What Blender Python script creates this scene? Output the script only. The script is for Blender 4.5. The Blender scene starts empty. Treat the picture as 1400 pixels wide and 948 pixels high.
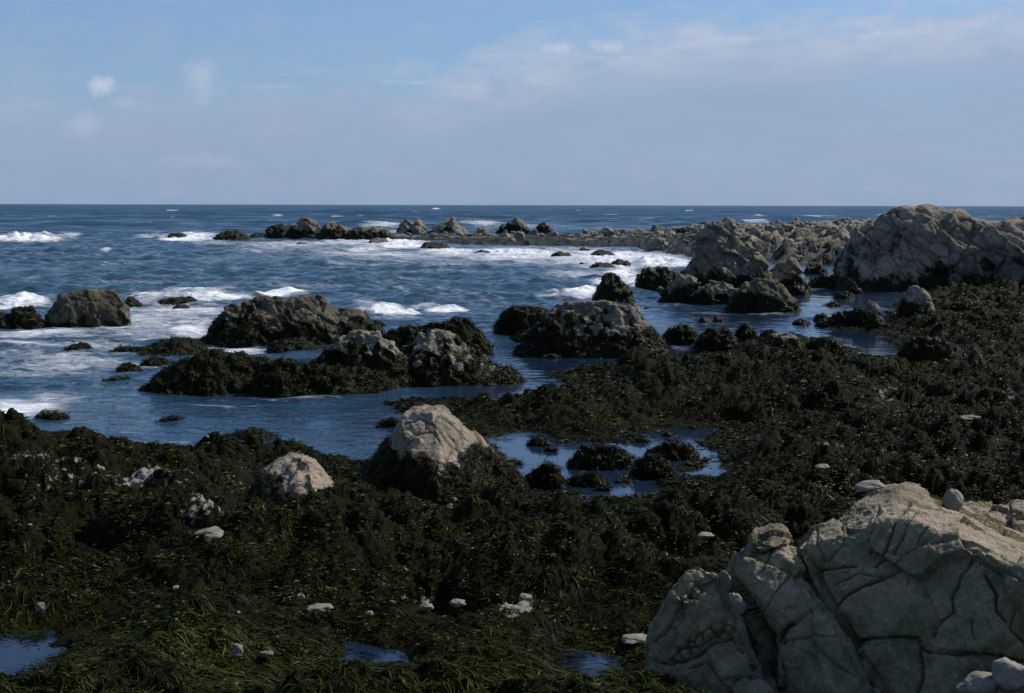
import bpy, math
import numpy as np
from mathutils import Vector, Matrix

rng = np.random.default_rng(7)
SC = bpy.context.scene
COL = SC.collection
PI = math.pi

# ------------------------------------------------------------------ camera geometry
F, CX, CY, EYE = 1944.4, 700.0, 474.0, 5.0
PITCH, ROLL = math.atan((474 - 280.5) / F), math.radians(0.13)
fwd = np.array([0, math.cos(PITCH), -math.sin(PITCH)])
rt0 = np.array([1.0, 0, 0]); up0 = np.cross(rt0, fwd)
rt = rt0 * math.cos(ROLL) + up0 * math.sin(ROLL)
up = up0 * math.cos(ROLL) - rt0 * math.sin(ROLL)
CAM = np.array([0, 0, EYE])

def ray(px, py):
    return fwd + rt * ((px - CX) / F) + up * ((CY - py) / F)
def at(px, py, z=0.0):
    r = ray(px, py); t = (z - EYE) / r[2]
    return CAM + r * t
def atd(px, py, d):                      # point at horizontal distance d
    r = ray(px, py)
    return CAM + r * (d / math.hypot(r[0], r[1]))
def proj(P):
    q = P - CAM
    w = q @ fwd
    return CX + F * (q @ rt) / w, CY - F * (q @ up) / w

# ------------------------------------------------------------------ noise
_pr = np.random.default_rng(3)
PERM = np.concatenate([_pr.permutation(256)] * 3).astype(np.int32)
G3 = _pr.normal(size=(256, 3)); G3 /= np.linalg.norm(G3, axis=1)[:, None]; G3 = G3.astype(np.float32)
R1 = _pr.random((256, 6)).astype(np.float32)

def perlin(p, seed=0):
    p = np.asarray(p, np.float32) + np.float32(seed * 17.31)
    out = np.empty(len(p), np.float32)
    for s in range(0, len(p), 200000):
        q = p[s:s + 200000]
        i = np.floor(q).astype(np.int32); f = q - i; i &= 255
        u = f * f * f * (f * (f * 6 - 15) + 10)
        r = 0
        for dx in (0, 1):
            ax = PERM[i[:, 0] + dx]; wx = u[:, 0] if dx else 1 - u[:, 0]
            for dy in (0, 1):
                ay = PERM[ax + i[:, 1] + dy]; wy = u[:, 1] if dy else 1 - u[:, 1]
                for dz in (0, 1):
                    h = PERM[ay + i[:, 2] + dz]; g = G3[h]
                    wz = u[:, 2] if dz else 1 - u[:, 2]
                    r = r + wx * wy * wz * (g[:, 0] * (f[:, 0] - dx) + g[:, 1] * (f[:, 1] - dy) + g[:, 2] * (f[:, 2] - dz))
        out[s:s + 200000] = r
    return out * 1.5
def fbm(p, octs=4, seed=0, gain=0.5):
    p = np.asarray(p, np.float32); a, r = 1.0, 0
    for o in range(octs):
        r = r + a * perlin(p * (2.03 ** o), seed + o * 5); a *= gain
    return r
def billow(p, octs=3, seed=0, gain=0.5):
    p = np.asarray(p, np.float32); a, r = 1.0, 0
    for o in range(octs):
        r = r + a * (np.abs(perlin(p * (2.1 ** o), seed + o * 5)) * 2 - 0.5); a *= gain
    return r
def worley(p, seed=0, flat=False):
    """F1, F2, id of the nearest feature point and the offset from it"""
    p = np.asarray(p, np.float32) + np.float32(seed * 11.7)
    n = len(p); F1 = np.empty(n, np.float32); F2 = F1.copy(); ID = np.empty(n, np.int32); DV = np.empty((n, 3), np.float32)
    rz = (0,) if flat else (-1, 0, 1)
    for s in range(0, n, 200000):
        q = p[s:s + 200000]; i = np.floor(q).astype(np.int32)
        f1 = np.full(len(q), 9e9, np.float32); f2 = f1.copy(); idd = np.zeros(len(q), np.int32); dv = np.zeros((len(q), 3), np.float32)
        for dx in (-1, 0, 1):
            for dy in (-1, 0, 1):
                for dz in rz:
                    c = i + np.array([dx, dy, dz], np.int32); m = c & 255
                    h = PERM[PERM[PERM[m[:, 0]] + m[:, 1]] + m[:, 2]]
                    v = q - (c + R1[h, :3])
                    if flat: v[:, 2] = 0
                    d = (v * v).sum(1)
                    near = d < f1
                    f2 = np.where(near, f1, np.minimum(f2, d)); f1 = np.where(near, d, f1)
                    idd = np.where(near, h, idd); dv[near] = v[near]
        F1[s:s + 200000] = np.sqrt(f1); F2[s:s + 200000] = np.sqrt(f2); ID[s:s + 200000] = idd; DV[s:s + 200000] = dv
    return F1, F2, ID, DV
def sstep(a, b, x):
    t = np.clip((x - a) / (b - a), 0, 1); return t * t * (3 - 2 * t)

# ------------------------------------------------------------------ mesh helpers
def mesh_from(name, V, Q, attrs=None, mat=None, smooth=True):
    V = np.ascontiguousarray(V, np.float32); Q = np.ascontiguousarray(Q, np.int32)
    k = Q.shape[1]
    me = bpy.data.meshes.new(name)
    me.vertices.add(len(V)); me.vertices.foreach_set('co', V.ravel())
    me.loops.add(Q.size); me.loops.foreach_set('vertex_index', Q.ravel())
    me.polygons.add(len(Q)); me.polygons.foreach_set('loop_start', np.arange(0, Q.size, k, dtype=np.int32))
    me.polygons.foreach_set('use_smooth', np.full(len(Q), smooth))
    me.update(calc_edges=True)
    for n, a in (attrs or {}).items():
        t = me.attributes.new(n, 'FLOAT', 'POINT'); t.data.foreach_set('value', np.ascontiguousarray(a, np.float32))
    if mat: me.materials.append(mat)
    return me
def link(name, me, parent=None):
    o = bpy.data.objects.new(name, me); COL.objects.link(o)
    if parent: o.parent = parent
    return o
def tag(o, label, cat, group=None, kind=None):
    if label: o['label'] = label
    if cat: o['category'] = cat
    if group: o['group'] = group
    if kind: o['kind'] = kind
    return o
def grid_quads(nr, nc):
    i = np.arange(nr - 1)[:, None] * nc + np.arange(nc - 1)[None]
    return np.stack([i, i + 1, i + nc + 1, i + nc], -1).reshape(-1, 4)
def voxelise(V, faces, vox):
    me = bpy.data.meshes.new('tmp'); me.from_pydata([tuple(v) for v in V], [], faces); me.update()
    o = bpy.data.objects.new('tmp', me); COL.objects.link(o)
    m = o.modifiers.new('r', 'REMESH'); m.mode = 'VOXEL'; m.voxel_size = vox; m.adaptivity = 0
    dg = bpy.context.evaluated_depsgraph_get(); ev = o.evaluated_get(dg); r = ev.to_mesh()
    n = len(r.vertices); co = np.empty(n * 3, np.float32); r.vertices.foreach_get('co', co)
    li = np.empty(len(r.loops), np.int32); r.loops.foreach_get('vertex_index', li)
    tot = np.empty(len(r.polygons), np.int32); r.polygons.foreach_get('loop_total', tot)
    assert (tot == 4).all()
    co = co.reshape(-1, 3).copy(); Q = li.reshape(-1, 4).copy()
    ev.to_mesh_clear(); bpy.data.objects.remove(o); bpy.data.meshes.remove(me)
    return co, Q
def normals(V, Q):
    n = np.cross(V[Q[:, 2]] - V[Q[:, 0]], V[Q[:, 3]] - V[Q[:, 1]])
    N = np.zeros_like(V)
    for k in range(4): 
        for c in range(3): N[:, c] += np.bincount(Q[:, k], n[:, c], len(V))
    return N / (np.linalg.norm(N, axis=1)[:, None] + 1e-9)
def relax(V, Q, it, lam=0.5):
    n = len(V); E = np.concatenate([Q[:, [0, 1]], Q[:, [1, 2]], Q[:, [2, 3]], Q[:, [3, 0]]])
    cnt = np.bincount(E[:, 0], minlength=n) + np.bincount(E[:, 1], minlength=n)
    for _ in range(it):
        A = np.empty_like(V)
        for c in range(3):
            A[:, c] = (np.bincount(E[:, 0], V[E[:, 1], c], n) + np.bincount(E[:, 1], V[E[:, 0], c], n)) / np.maximum(cnt, 1)
        V = V + (A - V) * lam
    return V

# ------------------------------------------------------------------ materials
def new_mat(name):
    m = bpy.data.materials.new(name); m.use_nodes = True
    nt = m.node_tree; b = nt.nodes['Principled BSDF']
    return m, nt, b
def N(nt, t, **kw):
    n = nt.nodes.new(t)
    for k, v in kw.items():
        if k == 'op': n.operation = v
        else: setattr(n, k, v)
    return n
def L(nt, a, b): nt.links.new(a, b)
def attr(nt, name): return N(nt, 'ShaderNodeAttribute', attribute_name=name).outputs['Fac']
def math_(nt, op, a, b=None, c=None, clamp=False):
    n = N(nt, 'ShaderNodeMath', op=op); n.use_clamp = clamp
    for k, v in enumerate((a, b, c)):
        if v is None: continue
        if isinstance(v, (int, float)): n.inputs[k].default_value = v
        else: L(nt, v, n.inputs[k])
    return n.outputs[0]
def mixc(nt, f, a, b, mode='MIX'):
    n = N(nt, 'ShaderNodeMix', data_type='RGBA', blend_type=mode)
    for v, s in ((f, n.inputs[0]), (a, n.inputs[6]), (b, n.inputs[7])):
        if isinstance(v, (int, float)): s.default_value = v
        elif isinstance(v, tuple): s.default_value = (*v, 1)
        else: L(nt, v, s)
    return n.outputs[2]
def pos(nt): return N(nt, 'ShaderNodeNewGeometry').outputs['Position']
def noise(nt, vec, scale, detail=4, rough=0.55, dist=0.0):
    n = N(nt, 'ShaderNodeTexNoise'); n.inputs['Scale'].default_value = scale; n.inputs['Detail'].default_value = detail
    n.inputs['Roughness'].default_value = rough; n.inputs['Distortion'].default_value = dist
    if vec is not None: L(nt, vec, n.inputs['Vector'])
    return n.outputs['Fac']
def maprange(nt, v, a, b, c=0.0, d=1.0):
    n = N(nt, 'ShaderNodeMapRange'); n.inputs[1].default_value = a; n.inputs[2].default_value = b; n.inputs[3].default_value = c; n.inputs[4].default_value = d
    L(nt, v, n.inputs[0]); return n.outputs[0]
def bump(nt, h, strength, dist):
    n = N(nt, 'ShaderNodeBump'); n.inputs['Strength'].default_value = strength; n.inputs['Distance'].default_value = dist
    L(nt, h, n.inputs['Height']); return n.outputs[0]
def scalev(nt, v, s):
    n = N(nt, 'ShaderNodeVectorMath', op='MULTIPLY'); L(nt, v, n.inputs[0]); n.inputs[1].default_value = s; return n.outputs[0]

def rock_material(name, fine, pale, mid, green, warm, dark):
    """bare granite where the attribute 'bare' is 1, dark weed and algae film where it is 0"""
    m, nt, b = new_mat(name); P = pos(nt)
    n1 = noise(nt, P, 0.9 * fine, 6, 0.6); n2 = noise(nt, P, 4.2 * fine, 5, 0.65); n3 = noise(nt, P, 40 * fine, 3, 0.7)
    t = attr(nt, 'tone')
    c = mixc(nt, maprange(nt, n1, 0.36, 0.64), green, mid)
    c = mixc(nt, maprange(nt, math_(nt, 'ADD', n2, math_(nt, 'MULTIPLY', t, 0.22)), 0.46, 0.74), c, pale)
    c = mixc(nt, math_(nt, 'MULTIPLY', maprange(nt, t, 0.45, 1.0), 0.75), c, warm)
    c = mixc(nt, maprange(nt, n3, 0.35, 0.75, 0.0, 0.45), c, (0.05, 0.05, 0.042))
    c = mixc(nt, maprange(nt, noise(nt, P, 24 * fine, 2, 0.5), 0.62, 0.74, 0.0, 0.5), c, (0.42, 0.40, 0.35))
    ns = noise(nt, P, 0.55 * fine, 5, 0.7, 1.2)
    c = mixc(nt, maprange(nt, ns, .50, .66, 0, .72), c, (green[0] * .45, green[1] * .44, green[2] * .35))
    c = mixc(nt, maprange(nt, noise(nt, P, 1.7 * fine, 5, .75, .8), .58, .70, 0, .45), c, (pale[0] * .85, pale[1] * .70, pale[2] * .42))
    c = mixc(nt, math_(nt, 'MULTIPLY', attr(nt, 'crack'), 0.85), c, (0.018, 0.018, 0.014))
    dk = mixc(nt, maprange(nt, n2, 0.4, 0.65), dark, tuple(v * 2.2 for v in dark))
    be = math_(nt, 'ADD', attr(nt, 'bare'), math_(nt, 'MULTIPLY', math_(nt, 'SUBTRACT', n2, 0.5), 1.1))
    bm = maprange(nt, be, 0.42, 0.62)
    c = mixc(nt, bm, dk, c)
    L(nt, c, b.inputs['Base Color'])
    L(nt, maprange(nt, bm, 0, 1, 0.5, 0.88), b.inputs['Roughness'])
    b.inputs['Specular IOR Level'].default_value = 0.2
    h = math_(nt, 'ADD', math_(nt, 'MULTIPLY', n2, 0.8), math_(nt, 'MULTIPLY', n3, 0.35))
    h = math_(nt, 'ADD', h, math_(nt, 'MULTIPLY', noise(nt, P, 14 * fine, 4, .7), .45))
    L(nt, bump(nt, h, 1.0, 0.08 / fine), b.inputs['Normal'])
    return m
DARK = (0.0075, 0.0082, 0.002)
M_HERO = rock_material('granite', 1.0, (0.385, 0.335, 0.205), (0.25, 0.226, 0.130), (0.122, 0.12, 0.050), (0.50, 0.375, 0.29), DARK)
M_PALE = rock_material('pale_granite', 0.7, (0.45, 0.375, 0.285), (0.33, 0.277, 0.205), (0.17, 0.155, 0.095), (0.48, 0.365, 0.275), DARK)
M_CRAG = rock_material('crag_granite', 0.35, (0.40, 0.345, 0.255), (0.25, 0.224, 0.162), (0.135, 0.132, 0.084), (0.44, 0.345, 0.25), DARK)
M_BROWN = rock_material('brown_rock', 0.5, (0.24, 0.20, 0.13), (0.13, 0.12, 0.075), (0.075, 0.07, 0.038), (0.30, 0.24, 0.17), DARK)

def weed_material(name):
    m, nt, b = new_mat(name); P = pos(nt)
    t = attr(nt, 'tint'); g = attr(nt, 'lush')
    r = N(nt, 'ShaderNodeValToRGB'); L(nt, t, r.inputs[0]); e = r.color_ramp.elements
    e[0].position = 0; e[0].color = (0.004, 0.0042, 0.0008, 1)
    e[1].position = 1; e[1].color = (0.17, 0.16, 0.075, 1)
    for p_, c_ in ((0.3, (0.0085, 0.009, 0.0013)), (0.55, (0.0165, 0.018, 0.0022)), (0.76, (0.042, 0.045, 0.008)), (0.90, (0.085, 0.084, 0.028))):
        x = e.new(p_); x.color = (*c_, 1)
    c = mixc(nt, math_(nt, 'MULTIPLY', g, 0.8), r.outputs[0], mixc(nt, t, (0.006, 0.0085, 0.0012), (0.058, 0.070, 0.007)))
    L(nt, c, b.inputs['Base Color']); b.inputs['Roughness'].default_value = 0.42
    b.inputs['Specular IOR Level'].default_value = 0.035
    return m
M_WEED = weed_material('wet_seaweed')

def reef_material():
    m, nt, b = new_mat('reef_rock'); P = pos(nt)
    n1 = noise(nt, P, 1.1, 5, 0.6); n2 = noise(nt, P, 7, 5, 0.65); n3 = noise(nt, P, 45, 3, 0.7)
    c = mixc(nt, maprange(nt, n2, 0.38, 0.66), (0.004, 0.0045, 0.0008), (0.014, 0.015, 0.0025))
    c = mixc(nt, maprange(nt, n3, 0.55, 0.75, 0, 0.6), c, (0.03, 0.03, 0.011))
    pale = mixc(nt, n3, (0.16, 0.145, 0.115), (0.40, 0.37, 0.32))
    bm = maprange(nt, math_(nt, 'ADD', attr(nt, 'bare'), math_(nt, 'MULTIPLY', math_(nt, 'SUBTRACT', n2, 0.5), 2.2)), 0.62, 0.78)
    c = mixc(nt, bm, c, pale)
    L(nt, c, b.inputs['Base Color']); b.inputs['Roughness'].default_value = 0.55; b.inputs['Specular IOR Level'].default_value = 0.03
    L(nt, bump(nt, math_(nt, 'ADD', n2, math_(nt, 'MULTIPLY', n3, 0.5)), 0.9, 0.05), b.inputs['Normal'])
    return m
M_REEF = reef_material()

def stone_material():
    m, nt, b = new_mat('pale_stone'); P = pos(nt)
    n2 = noise(nt, P, 9, 5, 0.65); n3 = noise(nt, P, 50, 3, 0.7)
    rnd = N(nt, 'ShaderNodeObjectInfo').outputs['Random']
    c = mixc(nt, maprange(nt, n2, 0.4, 0.65), mixc(nt, rnd, (0.10, 0.10, 0.065), (0.20, 0.185, 0.14)), mixc(nt, rnd, (0.15, 0.14, 0.10), (0.30, 0.275, 0.23)))
    c = mixc(nt, maprange(nt, n3, 0.5, 0.75, 0, 0.5), c, (0.08, 0.08, 0.06))
    L(nt, c, b.inputs['Base Color']); b.inputs['Roughness'].default_value = 0.8
    L(nt, bump(nt, n2, 0.5, 0.03), b.inputs['Normal'])
    return m
M_STONE = stone_material()

def sea_material():
    m, nt, b = new_mat('sea_water'); P = pos(nt)
    st = scalev(nt, P, (0.55, 1.0, 1.0))
    f = attr(nt, 'foam'); calm = attr(nt, 'calm'); gr = attr(nt, 'green')
    nl = noise(nt, scalev(nt, P, (0.35, 1.0, 1.0)), 0.55, 6, 0.62, 0.6); nf = noise(nt, st, 3.2, 5, 0.65, 0.8)
    n_ = math_(nt, 'ADD', math_(nt, 'MULTIPLY', nl, 0.5), math_(nt, 'MULTIPLY', nf, 0.5))
    fm = math_(nt, 'ADD', f, math_(nt, 'MULTIPLY', math_(nt, 'SUBTRACT', n_, 0.5), math_(nt, 'ADD', 1.2, math_(nt, 'MULTIPLY', f, 1.4))))
    fm = math_(nt, 'MULTIPLY', maprange(nt, fm, 0.33, 1.0), maprange(nt, f, 0.02, 0.2))
    water = mixc(nt, gr, (0.018, 0.054, 0.092), (0.046, 0.085, 0.085))
    water = mixc(nt, calm, water, (0.010, 0.021, 0.044))
    c = mixc(nt, fm, water, (0.84, 0.86, 0.88))
    L(nt, c, b.inputs['Base Color'])
    fl = N(nt, 'ShaderNodeVectorMath', op='LENGTH'); L(nt, P, fl.inputs[0])
    L(nt, math_(nt, 'MAXIMUM', maprange(nt, fm, 0, 0.6, 0.08, 0.75), maprange(nt, fl.outputs['Value'], 90, 700, .08, .33)), b.inputs['Roughness'])
    b.inputs['IOR'].default_value = 1.333
    fl = N(nt, 'ShaderNodeVectorMath', op='LENGTH'); L(nt, P, fl.inputs[0]); L(nt, maprange(nt, fl.outputs['Value'], 80, 900, .48, .30), b.inputs['Specular IOR Level'])
    h1 = noise(nt, scalev(nt, P, (0.6, 1.0, 1.0)), 2.4, 3, 0.55); h2 = noise(nt, P, 9, 2, 0.5)
    h = math_(nt, 'ADD', h1, math_(nt, 'MULTIPLY', h2, 0.25))
    far = N(nt, 'ShaderNodeVectorMath', op='LENGTH'); L(nt, P, far.inputs[0])
    h3 = noise(nt, scalev(nt, P, (0.5, 1.0, 1.0)), 0.22, 4, 0.6)
    h = math_(nt, 'ADD', h, math_(nt, 'MULTIPLY', h3, maprange(nt, far.outputs['Value'], 120, 900, 0, 14)))
    bn = N(nt, 'ShaderNodeBump'); bn.inputs['Distance'].default_value = 0.22
    L(nt, maprange(nt, calm, 0, 1, 0.68, 0.02), bn.inputs['Strength']); L(nt, h, bn.inputs['Height'])
    L(nt, bn.outputs[0], b.inputs['Normal'])
    return m
M_SEA = sea_material()

# ------------------------------------------------------------------ polygons on the water plane
def poly_world(pts): return np.array([at(x, y)[:2] for x, y in pts])
def signed_dist(X, Y, poly):
    """metres to the outline, positive inside"""
    d2 = np.full(X.shape, 1e12, np.float32); ins = np.zeros(X.shape, bool)
    n = len(poly)
    for i in range(n):
        ax, ay = poly[i]; bx, by = poly[(i + 1) % n]
        ex, ey = bx - ax, by - ay; l2 = ex * ex + ey * ey + 1e-9
        t = np.clip(((X - ax) * ex + (Y - ay) * ey) / l2, 0, 1)
        d2 = np.minimum(d2, (X - ax - t * ex) ** 2 + (Y - ay - t * ey) ** 2)
        if ay != by:
            c = ((ay > Y) != (by > Y)) & (X < ex * (Y - ay) / (by - ay) + ax)
            ins ^= c
    d = np.sqrt(d2); return np.where(ins, d, -d)

SHORE = [(-420, 640), (-150, 632), (0, 634), (60, 632), (120, 628), (170, 628), (260, 632), (330, 634), (400, 630), (470, 632), (525, 634),
         (570, 648), (640, 655), (690, 655), (712, 672), (738, 668), (752, 678), (775, 690), (830, 688), (880, 682), (915, 674), (950, 656), (975, 630),
         (985, 600), (975, 588), (920, 582), (880, 586), (850, 602), (805, 600), (750, 594), (700, 590), (640, 590), (600, 578), (572, 562), (560, 552),
         (600, 552), (640, 553), (700, 553), (760, 550), (800, 540), (790, 524), (756, 512), (800, 508), (850, 504), (905, 500), (925, 494), (955, 495), (975, 482), (1010, 476), (1080, 476), (1130, 480),
         (1165, 480), (1190, 489), (1212, 501), (1234, 498), (1242, 480), (1232, 464), (1190, 452), (1150, 450), (1215, 440), (1236, 418), (1245, 408), (1320, 402), (1420, 398), (1800, 395), (2300, 400)]
HOLES = [[(-60, 880), (20, 874), (60, 877), (66, 892), (44, 905), (28, 922), (0, 938), (-60, 950)],
         [(494, 888), (522, 890), (536, 905), (552, 922), (520, 940), (470, 948), (462, 935), (488, 918), (505, 908)],
         [(786, 908), (806, 900), (824, 903), (826, 925), (818, 950), (778, 958), (772, 940), (798, 925)],
         [(905, 486), (915, 470), (935, 468), (955, 476), (957, 488), (930, 492)]]

def polar(a0, a1, nc, d0, d1, nr, power=0.0):
    az = np.radians(np.linspace(a0, a1, nc)); ld = np.linspace(math.log(d0), math.log(d1), nr)
    d = np.exp(ld)
    X = (np.sin(az)[None] * d[:, None]).astype(np.float32); Y = (np.cos(az)[None] * d[:, None]).astype(np.float32)
    return az, d, X, Y

# ------------------------------------------------------------------ shore reef
A0, A1, NC, D0, D1, NR = -30.0, 30.0, 1300, 6.0, 100.0, 1150
az, dd, X, Y = polar(A0, A1, NC, D0, D1, NR)
shore_poly = np.vstack([poly_world(SHORE), [[70, 1.0], [-70, 1.0]]])
x, y = X.ravel(), Y.ravel()
p2 = np.stack([x, y, np.zeros_like(x)], 1)
warp = np.stack([perlin(p2 * 0.55, 41), perlin(p2 * 0.55, 42)], 1)
sd = signed_dist(x, y, shore_poly)
sd = sd + 0.55 * perlin(p2 * 0.9, 21) + 0.25 * perlin(p2 * 2.6, 22)
hs = np.full(len(x), -9.0, np.float32)
for hpts in HOLES:
    hp = poly_world(hpts); q = signed_dist(x, y, hp) + 0.22 * perlin(p2 * 1.8, 23) + .12 * perlin(p2 * 5, 24) + (.20 if hpts[0][1] > 800 else 0); hs = np.maximum(hs, q)
land = sstep(-0.4, 2.2, sd)
base = -0.6 + 0.66 * sstep(-1.3, 0.05, sd) + 0.34 * sstep(0.0, 2.6, sd)
pp = p2.copy(); pp[:, :2] += warp * 0.5
F1a, F2a, IDa, _ = worley(pp * 0.62, 1, True)
F1b, F2b, IDb, _ = worley(pp * 1.7, 2, True)
lump = (0.74 * (0.60 - F1a ** 2 * 1.3) * (0.2 + R1[IDa, 3])) + 0.50 * (0.50 - F1b ** 2 * 1.4) * (0.05 + R1[IDb, 4] ** 1.5)
lump += 0.16 * fbm(p2 * 0.35, 2, 31) - 0.07 * billow(p2 * 2.2, 3, 33)
F1c, _f, IDc, _d = worley(pp * 4.6, 4, True)
lump += 0.15 * (.5 - F1c ** 2 * 1.3) * (.1 + R1[IDc, 2]) + 0.035 * fbm(p2 * 9.0, 2, 35)
# drapes: low ridges along the flow of the weed
ang = 2.2 * perlin(p2 * 0.22, 51)
along = x * np.cos(ang) + y * np.sin(ang); across = -x * np.sin(ang) + y * np.cos(ang)
lump += 0.035 * perlin(np.stack([along * 1.2, across * 5.5, across * 0], 1), 52)
H = base + (lump - 0.05) * (0.25 + 0.75 * land)
# the higher seaward rim on the left
rim = np.exp(-((y - 26.0 + 0.06 * x) / 3.2) ** 2) * sstep(1.5, -3.0, x) * sstep(0.2, 1.6, sd)
H += rim * (0.18 + 0.55 * np.clip(perlin(p2 * 0.38, 61) + 0.15, 0, 1))
for lx, ly, rx, ry, s_ in [(850, 655, 150, 34, .8), (700, 650, 80, 22, .7), (930, 590, 110, 26, .6), (1200, 490, 80, 20, .8), (930, 492, 60, 14, .8), (660, 576, 110, 24, .2), (770, 515, 60, 16, .4), (405, 672, 100, 34, .9), (600, 690, 120, 26, .5), (1180, 445, 80, 12, .7)]:
    lc = at(lx, ly, .1); lr = abs(at(lx + rx, ly, .1)[0] - lc[0]); lv = abs(at(lx, ly - ry, .1)[1] - lc[1])
    H = H * (1 - s_ * np.exp(-(((x - lc[0]) / lr) ** 2 + ((y - lc[1]) / lv) ** 2)) * (H > 0))
H = np.where(hs > -2.5, np.minimum(H, np.where(hs > 0, np.maximum(-0.35, -hs * 1.2), -hs * .26 * (1 + 1.2 * lump) + 0.0)), H)
dist = np.hypot(x, y)
H += 0.55 * sstep(14.5, 8.0, dist)          # the shore climbs towards the viewer
# pale, barnacled patches on a few knobs
spots = [(160, 640, 1.0, .55), (90, 676, .9, .55), (235, 668, .8, .5), (320, 650, .6, .5), (250, 690, .6, .4), (30, 690, .7, .4), (700, 700, .5, .4), (600, 700, .6, .45), (1240, 560, .8, .4), (1050, 600, .6, .4), (340, 880, .25, .6), (355, 905, .3, .6), (430, 905, .2, .5), (100, 648, 1.0, .75), (60, 660, 1.2, .6), (190, 662, .5, 1.0), (130, 672, .8, .6), (20, 650, .8, .5), (300, 606, .5, .6), (185, 603, .4, .6), (600, 676, .7, .9), (588, 650, .6, .7), (705, 812, .35, 1.0),
         (1330, 493, 1.2, .6), (280, 732, .45, .8), (800, 705, .4, .5), (430, 690, .7, .4), (1130, 640, .5, .6), (1065, 466, .7, 1.0), (1210, 545, .6, .5), (470, 650, .5, .5), (1385, 566, .7, .6), (930, 540, .4, .5), (40, 830, .5, .4), (590, 790, .5, .4)]
bare = np.zeros(len(x), np.float32)
for sx, sy, r, s in spots:
    c = at(sx, sy, 0.45); bare = np.maximum(bare, s * np.exp(-((x - c[0]) ** 2 + (y - c[1]) ** 2) / (r * r)))
bare = np.clip(bare * 0.95 + 0.50 * np.clip(perlin(p2 * 0.4, 71) + .1, 0, 1) * (F1c < 0.42) * (R1[IDc, 3] > .72), 0, 1)
lush = np.clip(0.55 * perlin(p2 * 0.20, 81) + 0.55 * sstep(21, 14, dist) + 0.45 * sstep(6, 16, x) , 0, 1)
Vr = np.stack([x, y, H], 1); Q = grid_quads(NR, NC)
keep = (H[Q] > -0.5).any(1)
Q = Q[keep]; used = np.zeros(len(Vr), bool); used[Q] = True; idx = np.cumsum(used) - 1
reef = link('shore_reef', mesh_from('shore_reef', Vr[used], idx[Q], {'bare': bare[used]}, M_REEF))
tag(reef, 'dark wet reef flat under seaweed, running from the near shore out to the water', 'reef', None, 'structure')

Hg = H.reshape(NR, NC)
def reef_h(px_, py_):
    a = np.degrees(np.arctan2(px_, py_)); l = np.log(np.hypot(px_, py_))
    c = np.clip((a - A0) / (A1 - A0) * (NC - 1), 0, NC - 1.001); r = np.clip((l - math.log(D0)) / math.log(D1 / D0) * (NR - 1), 0, NR - 1.001)
    ci = c.astype(int); ri = r.astype(int); fc = c - ci; fr = r - ri
    return (Hg[ri, ci] * (1 - fc) + Hg[ri, ci + 1] * fc) * (1 - fr) + (Hg[ri + 1, ci] * (1 - fc) + Hg[ri + 1, ci + 1] * fc) * fr
def grid_at(A, px_, py_):
    a = np.degrees(np.arctan2(px_, py_)); l = np.log(np.hypot(px_, py_))
    c = np.clip((a - A0) / (A1 - A0) * (NC - 1), 0, NC - 1).astype(int); r = np.clip((l - math.log(D0)) / math.log(D1 / D0) * (NR - 1), 0, NR - 1).astype(int)
    return A.reshape(NR, NC)[r, c]

# ------------------------------------------------------------------ ribbons of weed
def ribbons(P, W, tint, lush, mat, name, up=None):
    """P (n, k, 3) centre lines, W (n, k) half widths"""
    n, k, _ = P.shape
    T = np.gradient(P, axis=1); T /= np.linalg.norm(T, axis=2, keepdims=True) + 1e-9
    upv = rng.normal(0, 0.35, (n, 1, 3)) + (np.array([0, 0, 1.0]) if up is None else up[:, None, :])
    S = np.cross(T, upv); S /= np.linalg.norm(S, axis=2, keepdims=True) + 1e-9
    V = np.stack([P - S * W[..., None], P + S * W[..., None]], 2).reshape(-1, 3)
    b = (np.arange(n) * k * 2)[:, None] + (np.arange(k - 1) * 2)[None]
    Qd = np.stack([b, b + 1, b + 3, b + 2], -1).reshape(-1, 4)
    return mesh_from(name, V, Qd, {'tint': np.repeat(tint, k * 2), 'lush': np.repeat(lush, k * 2)}, mat)

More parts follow.
